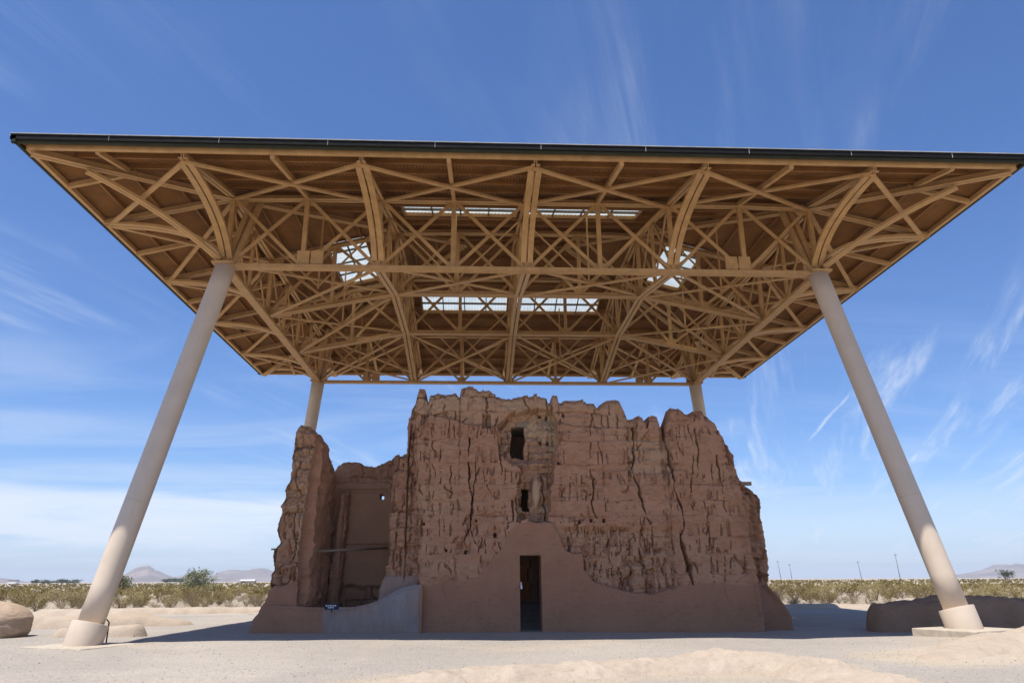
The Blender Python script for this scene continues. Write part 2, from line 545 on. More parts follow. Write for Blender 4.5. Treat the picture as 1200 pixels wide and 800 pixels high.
hill('hills', -24.8, -17.6, 3200, [(0, 4), (.12, 26), (.25, 54), (.33, 62), (.42, 50), (.55, 26), (.68, 30), (.76, 38), (.86, 26), (1, 4)], 4)
hill('hills', -19.2, -12.0, 3600, [(0, 3), (.15, 38), (.35, 52), (.55, 60), (.75, 48), (1, 5)], 14)
hill('hills', -33.0, -28.8, 3400, [(0, 30), (.3, 34), (.6, 18), (1, 3)], 24)
hill('hills', 31.0, 38.5, 4200, [(0, 3), (.15, 20), (.3, 32), (.45, 52), (.6, 66), (.8, 44), (1, 30)], 34)

# ------------------------------------------------------------------ the shelter
HA, HB, HE = 14.99, 12.65, 13.80          # half width, half depth of the eaves, deck height there
RA, RB, RZ = 10.416, 7.881, 12.0          # ring of trusses on the four columns
SLOPE = .25
NX = [-RA, -RA / 2, 0, RA / 2, RA]
NY = [-RB, -RB / 3, RB / 3, RB]


def deck_z(x, y):
    return HE + SLOPE * min(HA - abs(x), HB - abs(y))


shelter = tag(empty('shelter', (0, 0, 0)), 'huge tan steel hip-roofed shelter on four leaning columns over the ruin', 'shelter')

# columns, each with collar and footing
for sx_ in (-1, 1):
    for sy_ in (-1, 1):
        foot = Vector((sx_ * 12.155, sy_ * 10.176, 0)); head = Vector((sx_ * RA, sy_ * RB, RZ))
        d = (head - foot).normalized()
        lift = .27 if (sx_ > 0 and sy_ < 0) else .04
        b0 = foot + d * (lift / d.z)
        mb = MB(); n = 36
        c0 = b0 + d * .55
        L = (head - c0).length
        # the shaft, with two welded joint rings
        mb.tube([c0.lerp(head, k / 12) for k in range(13)], .335, n)
        o = mb.build('column', M_COLUMN, shelter)
        o.data.polygons.foreach_set('use_smooth', [len(q.vertices) == 4 for q in o.data.polygons])
        for fr_ in (.286, .66):
            wj = MB().tube([c0.lerp(head, fr_ - .0012), c0.lerp(head, fr_ + .0012)], .338, n).build('weld_ring', M_COLUMN, o)
            wj.data.polygons.foreach_set('use_smooth', [len(q.vertices) == 4 for q in wj.data.polygons])
        cb_ = MB()
        cb_.tube([b0 - d * .35, b0 + d * .57], .47, 40)
        cc = cb_.build('collar', M_COLUMN, o)
        cc.data.polygons.foreach_set('use_smooth', [len(q.vertices) == 4 for q in cc.data.polygons])
        md = cc.modifiers.new('bevel', 'BEVEL'); md.width = .012; md.segments = 2; md.limit_method = 'ANGLE'
        fb = MB(); fz = lift + .015
        fb.box((foot.x, foot.y, fz - .4), (2.15, 1.9, .8), Matrix.Rotation(sx_ * R(24), 3, 'Z'))
        ft = fb.build('footing', M_CONCRETE, o)
        md = ft.modifiers.new('bevel', 'BEVEL'); md.width = .025; md.segments = 2
        if sx_ < 0 and sy_ < 0:
            MB().tube([foot + Vector((.26, .80, -.1)), foot + Vector((.26, .80, .58)), foot + Vector((.22, .72, .66))], .02, 8).build('conduit', M_GUTTER, o)

# roof deck: ribbed sheet, four slopes, openings for the skylights
SKY_F = [(-4.72, -.17), (.17, 4.72)]      # along x on the front and back slopes
SKY_FD = (6.62, 8.12)                     # how far in from the eave
SKY_S = [(-2.45, 2.45)]                   # along y on the side slopes
SKY_SD = (6.66, 8.34)


def slope_mesh(half_u, half_d, holes, hd, place):
    Vv, Ff = [], []
    pitch, amp = .105, .036
    us = []
    k = -half_u
    prof = [(0, 0), (.34, 0), (.5, 1), (.84, 1)]
    while k < half_u - 1e-6:
        for f, o in prof:
            if k + f * pitch < half_u: us.append((k + f * pitch, o * amp))
        k += pitch
    us.append((half_u, 0))
    def add_strip(u0, o0, u1, o1, d0, d1, D0, D1, off):
        b = len(Vv)
        for (u, o, dd) in ((u0, o0, d0), (u1, o1, D0), (u1, o1, D1), (u0, o0, d1)):
            Vv.append(place(u, dd, HE + SLOPE * dd + o + off))
        Ff.append((b, b + 1, b + 2, b + 3))
    for layer in (0, 1):
        for i in range(len(us) - 1):
            (u0, o0), (u1, o1) = us[i], us[i + 1]
            off = 0
            if layer: o0 = o1 = 0; off = .13
            e0, e1 = min(half_u - abs(u0), half_d), min(half_u - abs(u1), half_d)
            um = (u0 + u1) / 2
            if any(h0 < um < h1 for h0, h1 in holes):
                add_strip(u0, o0, u1, o1, 0, hd[0], 0, hd[0], off)
                add_strip(u0, o0, u1, o1, hd[1], e0, hd[1], e1, off)
            else:
                add_strip(u0, o0, u1, o1, 0, e0, 0, e1, off)
    for h0, h1 in holes:                                  # curb round each opening
        pass
    return Vv, Ff


SIDES = {
    'front': lambda u, d, z: (u, -HB + d, z),
    'back': lambda u, d, z: (-u, HB - d, z),
    'left': lambda u, d, z: (-HA + d, -u, z),
    'right': lambda u, d, z: (HA - d, u, z),
}
HALF = {'front': (HA, HB), 'back': (HA, HB), 'left': (HB, HA), 'right': (HB, HA)}
for sname, place in SIDES.items():
    hu, hd_ = HALF[sname]
    holes, hd = (SKY_F, SKY_FD) if sname in ('front', 'back') else (SKY_S, SKY_SD)
    Vv, Ff = slope_mesh(hu, hu if sname in ('left', 'right') else hd_, holes, hd, place)
    mb = MB(); mb.v, mb.f = Vv, Ff
    mb.build('roof_deck', M_DECK, shelter)
    # skylights
    for h0, h1 in holes:
        fr = MB()
        def pt(u, d, up=0.0): return Vector(place(u, d, HE + SLOPE * d + up))
        for (ua, da, ub, db) in ((h0, hd[0], h1, hd[0]), (h0, hd[1], h1, hd[1]), (h0, hd[0], h0, hd[1]), (h1, hd[0], h1, hd[1])):
            fr.bar(pt(ua, da, .06), pt(ub, db, .06), .06, .24)
        fobj = fr.build('skylight', M_DECK, shelter)
        nb = 4 if sname in ('front', 'back') else 4
        ml = MB()
        for i in range(1, nb):
            u = h0 + (h1 - h0) * i / nb
            ml.bar(pt(u, hd[0] + .04, .05), pt(u, hd[1] - .04, .05), .05, .08)
        dm = (hd[0] + hd[1]) / 2
        ml.bar(pt(h0 + .04, dm, .04), pt(h1 - .04, dm, .04), .05, .1)
        ml.build('mullion', M_MULLION, fobj)
        pn = MB()
        uu = np.arange(h0 + .03, h1 - .02, .04)
        for i in range(len(uu) - 1):
            a0, a1 = .10 + .012 * math.sin(uu[i] * 40), .10 + .012 * math.sin(uu[i + 1] * 40)
            b = len(pn.v)
            pn.v += [tuple(pt(uu[i], hd[0] + .03, a0)), tuple(pt(uu[i + 1], hd[0] + .03, a1)), tuple(pt(uu[i + 1], hd[1] - .03, a1)), tuple(pt(uu[i], hd[1] - .03, a0))]
            pn.f.append((b, b + 1, b + 2, b + 3))
        pn.build('pane', M_SKYLIGHT, fobj)
    # purlins under the sheet, parallel to the eave
    dmax = min(hu, hd_)
    k = 0
    d = 1.02
    while d < dmax - .3:
        ul = hu - d - .05
        segs = [(-ul, ul)]
        if hd[0] + .1 < d < hd[1] - .1:
            cuts = sorted(holes)
            segs = []; a0 = -ul
            for h0, h1 in cuts: segs.append((a0, h0 - .05)); a0 = h1 + .05
            segs.append((a0, ul))
        for s0, s1 in segs:
            if s1 - s0 < .2: continue
            z = HE + SLOPE * d - .075
            MB().bar(place(s0, d, z), place(s1, d, z), .06, .14).build('purlin', M_DECK, shelter)
        d += 1.03
    # eave beam, gutter with joints and flashing
    eb = MB()
    ul = hu - .20
    eb.bar(place(-ul, .16, HE - .085), place(ul, .16, HE - .085), .13, .15)
    eb.build('eave_beam', M_STEEL, shelter)
    gt = MB()
    ge = hu + .17
    gh_ = .17 if sname == 'front' else .11
    gt.bar(place(-ge, -.09, HE - .03 + gh_ / 2), place(ge, -.09, HE - .03 + gh_ / 2), .16, gh_)
    go = gt.build('gutter', M_GUTTER, shelter)
    MB().bar(place(-ge, -.055, HE - .066), place(ge, -.055, HE - .066), .085, .068).build('drip_edge', M_DRIP, go)
    MB().bar(place(-ge, -.10, HE - .02 + gh_), place(ge, -.10, HE - .02 + gh_), .19, .016).build('flashing', M_FLASH, go)
    u = -hu + 2.6
    while u < hu:
        MB().bar(place(u, -.173, HE - .03), place(u, -.173, HE + gh_ - .04), .012, .01).build('gutter_joint', M_FLASH, go)
        u += 3.13

# --- trusses
def zt(x, y): return deck_z(x, y) - .30


def truss(nodes, bottoms, side, ring=False):
    """nodes: list of (x, y) at every panel point; bottoms: z of the lower chord there"""
    lowr = .012 if side[0] else 0.0                       # trusses that cross keep clear of one another
    vs = .12 if side[0] else .15
    tp = [Vector((x, y, zt(x, y) - lowr)) for x, y in nodes]
    bp = [Vector((x, y, z - lowr)) for (x, y), z in zip(nodes, bottoms)]
    def chord(P, wd, ht, solid):
        i = 0; mb = MB()
        while i < len(P) - 1:                             # straight runs become one bar each
            j = i + 1
            d0 = (P[j] - P[i]).normalized()
            while j + 1 < len(P) and (P[j + 1] - P[j]).normalized().dot(d0) > .99999: j += 1
            if solid: mb.bar(P[i], P[j], wd, ht)
            else: mb.pair(P[i], P[j], wd, ht, .045)
            i = j
        return mb
    o = chord(bp, .32 if ring else .34, .13 - lowr if ring else .20, ring).build('truss', M_STEEL, shelter)
    chord(tp, .28, .18, False).build('top_chord', M_STEEL, o)
    for i in range(len(tp)):
        if (tp[i] - bp[i]).length > .3:
            MB().bar(bp[i], tp[i], vs, vs, side).build('vertical', M_STEEL, o)
    for i in range(len(tp) - 1):
        nrm = Vector(side)
        w1 = .03
        MB().bar(bp[i] + nrm * w1, tp[i + 1] + nrm * w1, .115, .05, side).build('diagonal', M_STEEL, o)
        MB().bar(bp[i + 1] - nrm * w1, tp[i] - nrm * w1, .115, .05, side).build('diagonal', M_STEEL, o)
    along = (tp[-1] - tp[0]); along.z = 0; along.normalize()
    for P, sg in ((tp, -1), (bp, 1)):
        for i, q in enumerate(P):
            wd = .56 if i % 2 == 0 else .42
            c = q + Vector((0, 0, sg * .15))
            if i == 0: c += along * .2
            if i == len(P) - 1: c -= along * .2
            MB().bar(c - along * wd / 2, c + along * wd / 2, .022, .32).build('gusset', M_STEEL, o)
    return o


def mid(a):
    out = []
    for i in range(len(a) - 1): out += [a[i], (a[i] + a[i + 1]) / 2]
    return out + [a[-1]]


XS, YS = mid(NX), mid(NY)
RAISE_Y = lambda y: float(np.interp(abs(y), [RB / 3, RB], [13.16, RZ + .1]))
RAISE_X = lambda x: float(np.interp(abs(x), [RA / 2, RA], [13.16, RZ + .1]))
truss([(x, -RB) for x in XS], [RZ] * len(XS), (0, 1, 0), True)
truss([(x, RB) for x in XS], [RZ] * len(XS), (0, 1, 0), True)
truss([(-RA, y) for y in YS], [RZ] * len(YS), (1, 0, 0), True)
truss([(RA, y) for y in YS], [RZ] * len(YS), (1, 0, 0), True)
for x in NX[1:-1]:
    truss([(x, y) for y in YS], [RAISE_Y(y) for y in YS], (1, 0, 0))
for y in NY[1:-1]:
    truss([(x, y) for x in XS], [RAISE_X(x) for x in XS], (0, 1, 0))
# plate brackets beside the columns, on the front and back trusses
for sy_ in (-1, 1):
    for x in (-7.79, -7.31, 7.31, 7.79):
        MB().box((x, sy_ * (RB + .06), RZ + .36), (.42, .05, .50)).build('plate', M_STEEL, shelter)


def bz(x, y):
    return min(RAISE_Y(y), RAISE_X(x)) if not (abs(abs(x) - RA) < .1 or abs(abs(y) - RB) < .1) else RZ + .1


# crossed bracing in the lower plane, bay by bay
for i in range(4):
    for j in range(3):
        if j == 1 and i in (1, 2): continue
        for a, b in (((i, j), (i + 1, j + 1)), ((i + 1, j), (i, j + 1))):
            p0 = Vector((NX[a[0]], NY[a[1]], bz(NX[a[0]], NY[a[1]]) - .06)); p1 = Vector((NX[b[0]], NY[b[1]], bz(NX[b[0]], NY[b[1]]) - .06))
            dd = (p1 - p0).normalized() * .35
            sh = .05 if a[0] < b[0] else -.05
            MB().bar(p0 + dd + Vector((0, 0, sh)), p1 - dd + Vector((0, 0, sh)), .115, .06).build('cross_brace', M_STEEL, shelter)
        # hanger from the deck to where they cross
        cx0, cy0 = (NX[i] + NX[i + 1]) / 2, (NY[j] + NY[j + 1]) / 2
        zc = sum(bz(NX[i + p], NY[j + q_]) for p in (0, 1) for q_ in (0, 1)) / 4
        MB().bar((cx0, cy0, zc - .1), (cx0, cy0, zt(cx0, cy0) + .1), .06, .06, (0, 1, 0)).build('hanger', M_STEEL, shelter)
        for sx_ in (-1, 1):
            MB().bar((cx0, cy0, zc), (cx0 + sx_ * RA / 4, cy0, zt(cx0 + sx_ * RA / 4, cy0)), .055, .055, (0, 1, 0)).build('brace', M_STEEL, shelter)


def bez(p0, p1, p2, n=12):
    return [p0 * (1 - s_) ** 2 + p1 * 2 * s_ * (1 - s_) + p2 * s_ ** 2 for s_ in [k / n for k in range(n + 1)]]


def curved_pair(p0, p1, p2, side, wd=.42, gap=.05):
    pts = bez(p0, p1, p2)
    mb = MB()
    sv = Vector(side)
    for k in (-1, 1):
        off = sv * (k * (gap / 2 + (wd - gap) / 4))
        b = len(mb.v)
        th = .10
        for i, q in enumerate(pts):
            d = (pts[min(i + 1, len(pts) - 1)] - pts[max(i - 1, 0)]).normalized()
            nn = d.cross(sv).normalized()
            for a_, c_ in ((-1, -1), (1, -1), (1, 1), (-1, 1)):
                mb.v.append(tuple(q + off + sv * (a_ * (wd - gap) / 4) + nn * (c_ * th / 2)))
        for i in range(len(pts) - 1):
            for k2 in range(4):
                mb.f.append((b + i * 4 + k2, b + i * 4 + (k2 + 1) % 4, b + (i + 1) * 4 + (k2 + 1) % 4, b + (i + 1) * 4 + k2))
        mb.f.append((b, b + 1, b + 2, b + 3)); e = b + (len(pts) - 1) * 4; mb.f.append((e, e + 3, e + 2, e + 1))
    return mb


# brackets, rafters and crossed eave bracing on all four sides
def overhang(nodes, ring, half_out, place):
    """nodes: positions along the side, ring: half distance of the ring line, half_out: of the eave"""
    side = Vector(place(1, 0, 0)) - Vector(place(0, 0, 0))
    P = lambda u, v, z: Vector(place(u, v, z))
    dz = lambda v, drop: HE + SLOPE * (half_out - v) - drop
    for u in nodes:
        curved_pair(P(u, ring + .05, RZ + .28), P(u, ring + .95, RZ + 1.52), P(u, half_out - .55, dz(half_out - .55, .42)), side).build('bracket', M_STEEL, shelter)
        MB().pair(P(u, half_out - .22, dz(half_out - .22, .26)), P(u, ring, dz(ring, .28)), .26, .2, .04).build('rafter', M_STEEL, shelter)
    for a, b in zip(nodes[:-1], nodes[1:]):
        for u0, u1, sh in ((a, b, .03), (b, a, -.03)):
            MB().bar(P(u0, half_out - .45, dz(half_out - .45, .40 + sh)), P(u1, ring, dz(ring, .44 + sh)), .15, .07).build('eave_brace', M_STEEL, shelter)
        u = (a + b) / 2
        MB().bar(P(u, half_out - .22, dz(half_out - .22, .25)), P(u, ring, dz(ring, .27)), .13, .16).build('rafter', M_STEEL, shelter)


overhang(NX, RB, HB, lambda u, v, z: (u, -v, z))
overhang(NX, RB, HB, lambda u, v, z: (u, v, z))
overhang(NY, RA, HA, lambda u, v, z: (-v, u, z))
overhang(NY, RA, HA, lambda u, v, z: (v, u, z))
for sx_ in (-1, 1):
    for sy_ in (-1, 1):
        cor = Vector((sx_ * (HA - .25), sy_ * (HB - .25), HE - .18))
        inn = Vector((sx_ * RA, sy_ * RB, zt(RA, RB)))
        ridge = Vector((sx_ * (HA - HB), 0, HE + SLOPE * HB - .3))
        MB().pair(cor, inn, .3, .22, .04).build('hip_rafter', M_STEEL, shelter)
        MB().pair(inn, ridge, .26, .2, .04).build('hip_rafter', M_STEEL, shelter)
        col_h = Vector((sx_ * RA, sy_ * RB, RZ + .1))
        sid = (cor - col_h).cross(Vector((0, 0, 1))).normalized()
        e = col_h.lerp(cor, .76); e.z = HE - .10 + SLOPE * .24 * 4.7 - .34
        m_ = col_h.lerp(e, .45) + Vector((0, 0, .42))
        curved_pair(col_h + (e - col_h).normalized() * .3, m_, e, sid, .26, .03).build('hip_strut', M_STEEL, shelter)
        # raking posts on the column head
        for dx, dy in ((0, 0), (.34, 0), (0, .34)):
            MB().bar((sx_ * (RA - dx * .6), sy_ * (RB - dy * .6), RZ - .05), (sx_ * (RA - .5 - dx), sy_ * (RB - .45 - dy), zt(RA - .4, RB - .4) + .05), .17, .17, (1, 0, 0)).build('post', M_STEEL, shelter)
        # tie across the corner of the eaves, and short jack rafters
        MB().bar((sx_ * RA, sy_ * (HB - .45), HE - .28), (sx_ * (HA - .45), sy_ * RB, HE - .28), .15, .07).build('eave_brace', M_STEEL, shelter)
        d2 = 2.2
        MB().bar((sx_ * (RA + 2.45), sy_ * (HB - .22), HE - .15), (sx_ * (RA + 2.45), sy_ * (HB - 2.12), HE + SLOPE * 2.12 - .2), .12, .15).build('rafter', M_STEEL, shelter)
        MB().bar((sx_ * (HA - .22), sy_ * (RB + 2.45), HE - .15), (sx_ * (HA - 2.3), sy_ * (RB + 2.45), HE + SLOPE * 2.3 - .2), .12, .15).build('rafter', M_STEEL, shelter)
        # column head cap
        MB().box((sx_ * (RA + .02), sy_ * (RB + .02), RZ + .03), (.72, .72, .07)).build('cap_plate', M_STEEL, shelter)

# ------------------------------------------------------------------ the ruin
ruin = tag(empty('adobe_ruin', (0, 0, 0)), 'tall red-brown adobe ruin with cracked eroded walls and dark doorway under the shelter', 'ruin')


def seg_dist(X_, Z_, pts):
    d = np.full(X_.shape, 9.); tpar = np.zeros(X_.shape)
    n = len(pts) - 1
    for i in range(n):
        (x0, z0), (x1, z1) = pts[i], pts[i + 1]
        dx, dz = x1 - x0, z1 - z0
        t_ = np.clip(((X_ - x0) * dx + (Z_ - z0) * dz) / (dx * dx + dz * dz + 1e-9), 0, 1)
        dd = np.hypot(X_ - x0 - t_ * dx, Z_ - z0 - t_ * dz)
        nw = dd < d
        d = np.where(nw, dd, d); tpar = np.where(nw, (i + t_) / n, tpar)
    return d, tpar


def jitter(pts, amp, rng, step=.22):
    out = []
    for (x0, z0), (x1, z1) in zip(pts[:-1], pts[1:]):
        n = max(1, int(math.hypot(x1 - x0, z1 - z0) / step))
        for k in range(n):
            f = k / n
            out.append((x0 + (x1 - x0) * f + rng.uniform(-amp, amp), z0 + (z1 - z0) * f))
    out.append(pts[-1])
    return out


def inside(X_, Z_, poly):
    r = np.zeros(X_.shape, bool)
    n = len(poly)
    for i in range(n):
        (x0, z0), (x1, z1) = poly[i], poly[(i + 1) % n]
        if z0 == z1: continue
        c = ((z0 > Z_) != (z1 > Z_)) & (X_ < (x1 - x0) * (Z_ - z0) / (z1 - z0) + x0)
        r ^= c
    return r


def blur(a, n):
    for _ in range(n):
        p = np.pad(a, 1, mode='edge')
        a = (p[:-2, 1:-1] + p[2:, 1:-1] + p[1:-1, :-2] + p[1:-1, 2:] + 2 * a) / 6
    return a


def earth_wall(name, u0, u1, top, relief, thick, step=.05, zb=-.25, holes=(), eL=None, eR=None, place=None,
               material=None, parent=None, back_relief=.06, top_noise=.10, seed=1, en=1.0, steps=0.0):
    """a solid wall of earth: front surface displaced by relief(U, Z), flat rough back, closed all round.
    place(u, n, z) maps along / outward / up to the world"""
    nu = int((u1 - u0) / step) + 1
    us = np.linspace(u0, u1, nu)
    tp = np.interp(us, [q[0] for q in top], [q[1] for q in top])
    tp = tp + top_noise * fbm(us * 1.6, us * 0 + seed, seed, 5) + top_noise * .5 * np.abs(fbm(us * 4.2, us * 0 + seed + 3, seed + 5, 3))
    blk_ = np.floor(us * 2.1 + .6 * fbm(us * .9, us * 0, seed + 70, 3)); blk2 = np.floor(us * 4.7 + .5 * fbm(us * 2, us * 0, seed + 71, 3))
    tp = tp + steps * (_hash(blk_, blk_ * 0, seed + 72) - .5) + steps * .6 * (_hash(blk2, blk2 * 0, seed + 73) - .5)
    nt_ = int((tp.max() - zb) / step) + 1
    T = np.linspace(0, 1, nt_)[None, :]
    U = np.repeat(us[:, None], nt_, 1)
    Zz = zb + T * (tp[:, None] - zb)
    for (h0, h1, z0, z1) in holes:                         # square the grid to the opening
        m_ = (U > h0 - step * .6) & (U < h1 + step * .6)
        dz = (tp[:, None] - zb) / (nt_ - 1)
        for ze in (z0, z1):
            Zz = np.where(m_ & (np.abs(Zz - ze) < dz * .5), ze, Zz)
    Ux = U.copy()
    span = min(1.3, (u1 - u0) * .48)
    if eL is not None:
        Ux = Ux + (1 - sstep(U, u0, u0 + span)) * (np.interp(Zz, [q[0] for q in eL], [q[1] for q in eL]) + en * .10 * fbm(Zz * 1.7, Zz * 0 + seed, seed + 31, 5) + en * .05 * fbm(Zz * 7, Zz * 0, seed + 32, 3))
    if eR is not None:
        Ux = Ux + sstep(U, u1 - span, u1) * (np.interp(Zz, [q[0] for q in eR], [q[1] for q in eR]) + .10 * fbm(Zz * 1.7, Zz * 0 + seed + 9, seed + 41, 5) + .05 * fbm(Zz * 7, Zz * 0, seed + 42, 3))
    out = relief(Ux, Zz)
    D, att = out if isinstance(out, tuple) else (out, {})
    # round the top edge and the two ends over
    edge_t = (tp[:, None] - Zz)
    D = D - .14 * (1 - sstep(edge_t, 0, .22)) ** 2
    D = D - .10 * (1 - sstep(U, u0, u0 + .16)) ** 2 - .10 * (1 - sstep(U, u1 - .16, u1)) ** 2
    B = -thick + back_relief * (fbm(Ux * .9, Zz * .9, seed + 50, 6) + .6 * fbm(Ux * 2.6, Zz * 3.6, seed + 51, 5) - .9 * np.maximum(fbm(Ux * 1.7, Zz * 2.6, seed + 52, 5) - .1, 0)) + .14 * (1 - sstep(edge_t, 0, .22)) ** 2
    keep = np.ones((nu - 1, nt_ - 1), bool)
    uc = (U[:-1, :-1] + U[1:, 1:]) / 2 + 0
    zc = (Zz[:-1, :-1] + Zz[1:, :-1] + Zz[1:, 1:] + Zz[:-1, 1:]) / 4
    for (h0, h1, z0, z1) in holes:
        rag = 0.0 if z0 < 0 else min(.10, (h1 - h0) * .22)  # only the doorway has trim edges
        wu = uc + rag * 1.6 * fbm(uc * 3.5, zc * 3.5, seed + 60, 4); wz_ = zc + rag * 1.6 * fbm(uc * 3.5, zc * 3.5, seed + 61, 4)
        keep &= ~((wu > h0) & (wu < h1) & (wz_ > z0) & (wz_ < z1))
    n = nu * nt_
    I = np.arange(n).reshape(nu, nt_)
    qf = np.stack([I[:-1, :-1], I[1:, :-1], I[1:, 1:], I[:-1, 1:]], -1)[keep]
    qb = qf[:, ::-1] + n
    Qs = [qf, qb]
    # walls along every border between kept and missing cells
    K = np.pad(keep, 1)
    for axis_ in (0, 1):
        if axis_ == 0:
            a = K[:-1, 1:-1]; b = K[1:, 1:-1]              # cells left / right of vertical grid lines
            e0, e1 = I[:, :-1], I[:, 1:]
        else:
            a = K[1:-1, :-1]; b = K[1:-1, 1:]
            e0, e1 = I[1:, :], I[:-1, :]
        s1 = a & ~b; s2 = ~a & b
        Qs.append(np.stack([e1[s1], e0[s1], e0[s1] + n, e1[s1] + n], -1)[:, ::-1])
        Qs.append(np.stack([e0[s2], e1[s2], e1[s2] + n, e0[s2] + n], -1)[:, ::-1])
    Q = np.concatenate(Qs)
    pf = np.stack(place(Ux, D, Zz), -1).reshape(-1, 3)
    pb = np.stack(place(Ux, B, Zz), -1).reshape(-1, 3)
    V = np.concatenate([pf, pb])
    at = {}
    for k in ('plaster', 'pale', 'tone'):
        a = att.get(k, np.zeros(U.shape)) * np.ones(U.shape)
        at[k] = np.concatenate([a.ravel(), (a * 0 + (a.mean() if k == 'tone' else 0)).ravel()])
    o = np_mesh(name, V, Q, material or M_ADOBE, parent or ruin, at)
    me = o.data                                            # keep arrises crisp
    try: me.set_sharp_from_angle(angle=R(52))
    except Exception: pass
    return o


def front_at(y0, batter=.0):
    return lambda u, n, z: (u, y0 - n + batter * z, z)


def fissures(U, Zz, seed, fx, fz, wd, thr, soft=.12):
    """cracks along the zero lines of a stretched noise, broken up by a second one; 0..1"""
    n = vn(U * fx + .35 * fbm(U * fx * 1.6, Zz * fx * 1.6, seed + 3, 3), Zz * fz, seed) + .22 * vn(U * fx * 2.7, Zz * fz * 3.2, seed + 1)
    m = fbm(U * fx * .55 + 5, Zz * .85, seed + 2, 3)
    k = sstep(m, thr, thr + soft)
    wv = wd * (.25 + .9 * k) * (.7 + 1.3 * np.clip(vn(U * 1.7, Zz * 1.7, seed + 6) + .3, 0, 1))
    return np.clip(1 - np.abs(n) / np.maximum(wv, 1e-4), 0, 1) ** .55 * (k > .02)


def courses(U, Zz, seed, ch=.68, density=1.9, depth=.13, rough=.03):
    """puddled earth in courses: flat faces, thin broken seams, rows of short shrinkage cracks; negative is inward"""
    rng = random.Random(seed)
    D = rough * .9 * fbm(U * .7, Zz * .8, seed, 5) + rough * .35 * fbm(U * 3.5, Zz * 6, seed + 2, 5)
    D = D + rough * .22 * fbm(U * 1.1, Zz * 12, seed + 15, 4) + rough * .55 * fbm(U * 10, Zz * 12, seed + 16, 4)
    D = D - rough * .55 * sstep(fbm(U * 3.4, Zz * 6.5, seed + 18, 5), .16, .20) - rough * .5 * sstep(fbm(U * 7, Zz * 9, seed + 19, 4), .24, .30)
    # places where the skin has flaked away
    D = D - rough * 1.1 * sstep(fbm(U * .9, Zz * 2.2, seed + 17, 6), .20, .27)
    D = D - rough * 1.3 * np.maximum(fbm(U * 1.9, Zz * 3.1, seed + 11, 6) - .2, 0)
    zmax = float(Zz.max())
    z = .3
    wob = .08 * fbm(U * .45, U * 0 + seed, seed + 4, 4) + .025 * fbm(U * 4, U * 0, seed + 14, 3)
    K = np.zeros(U.shape); Qv = np.zeros(U.shape)
    n = 0
    while z < zmax:
        h = ch * rng.uniform(.75, 1.25)
        jd = Zz + wob - z
        str_ = np.clip(.10 + 1.7 * fbm(U * .9, U * 0 + z * 3, seed + 6, 4), 0, 1)
        D = D - (.008 + .065 * str_) * np.exp(-(jd / (.012 + .018 * str_)) ** 2)
        sel = (jd > 0) & (jd <= h)
        q = np.clip(jd / h, 0, 1)
        D = D + sel * (rng.uniform(-.014, .014) + .016 * q * str_)   # an upper course overhangs the seam a little
        K = np.where(sel, n, K); Qv = np.where(sel, q, Qv)
        z += h; n += 1
    off = K * 17.31
    thr = .26 - .18 * density / 1.9
    # cracks are commonest in the lower half of a course and die out before its top
    row = sstep(Qv, .02, .08) * (1 - sstep(Qv + .5 * vn(U * 2.5, off, seed + 8), .55, .80))
    row2 = sstep(Qv, .25, .40) * (1 - sstep(Qv, .93, .99))
    D = D - depth * 1.0 * fissures(U, Zz * .9, seed + 20, .95, .20, .016, thr)
    D = D - depth * .75 * row * fissures(U, Zz * .8 + off, seed + 30, 2.6, .40, .028, thr - .19)
    D = D - depth * .70 * row2 * fissures(U, Zz * .8 + off * 1.3, seed + 35, 2.3, .40, .025, thr - .10)
    D = D - depth * .50 * row * fissures(U, Zz * .8 + off * 1.7, seed + 40, 5.2, .7, .050, thr - .16)
    return D


def cut(D, U, Zz, pts, wdt, depth, rng, amp=.04):
    k = jitter(pts, amp, rng, .2)
    x0 = min(q[0] for q in k) - .5; x1 = max(q[0] for q in k) + .5
    cols = np.where((U.max(1) > x0) & (U.min(1) < x1))[0]
    if not len(cols): return
    c0, c1 = cols[0], cols[-1] + 1
    Us, Zs = U[c0:c1], Zz[c0:c1]
    d, tp_ = seg_dist(Us + .07 * fbm(Us * 3, Zs * 3, 211, 4), Zs + .05 * fbm(Us * 3, Zs * 3, 212, 3), k)
    wv = wdt * np.clip(.55 + 1.7 * fbm(Zs * 1.9, Zs * 0, int(x0 * 10) & 255, 4), .16, 1.7)
    D[c0:c1] -= depth * np.clip(1 - (d / wv) ** 2, 0, 1) ** .6


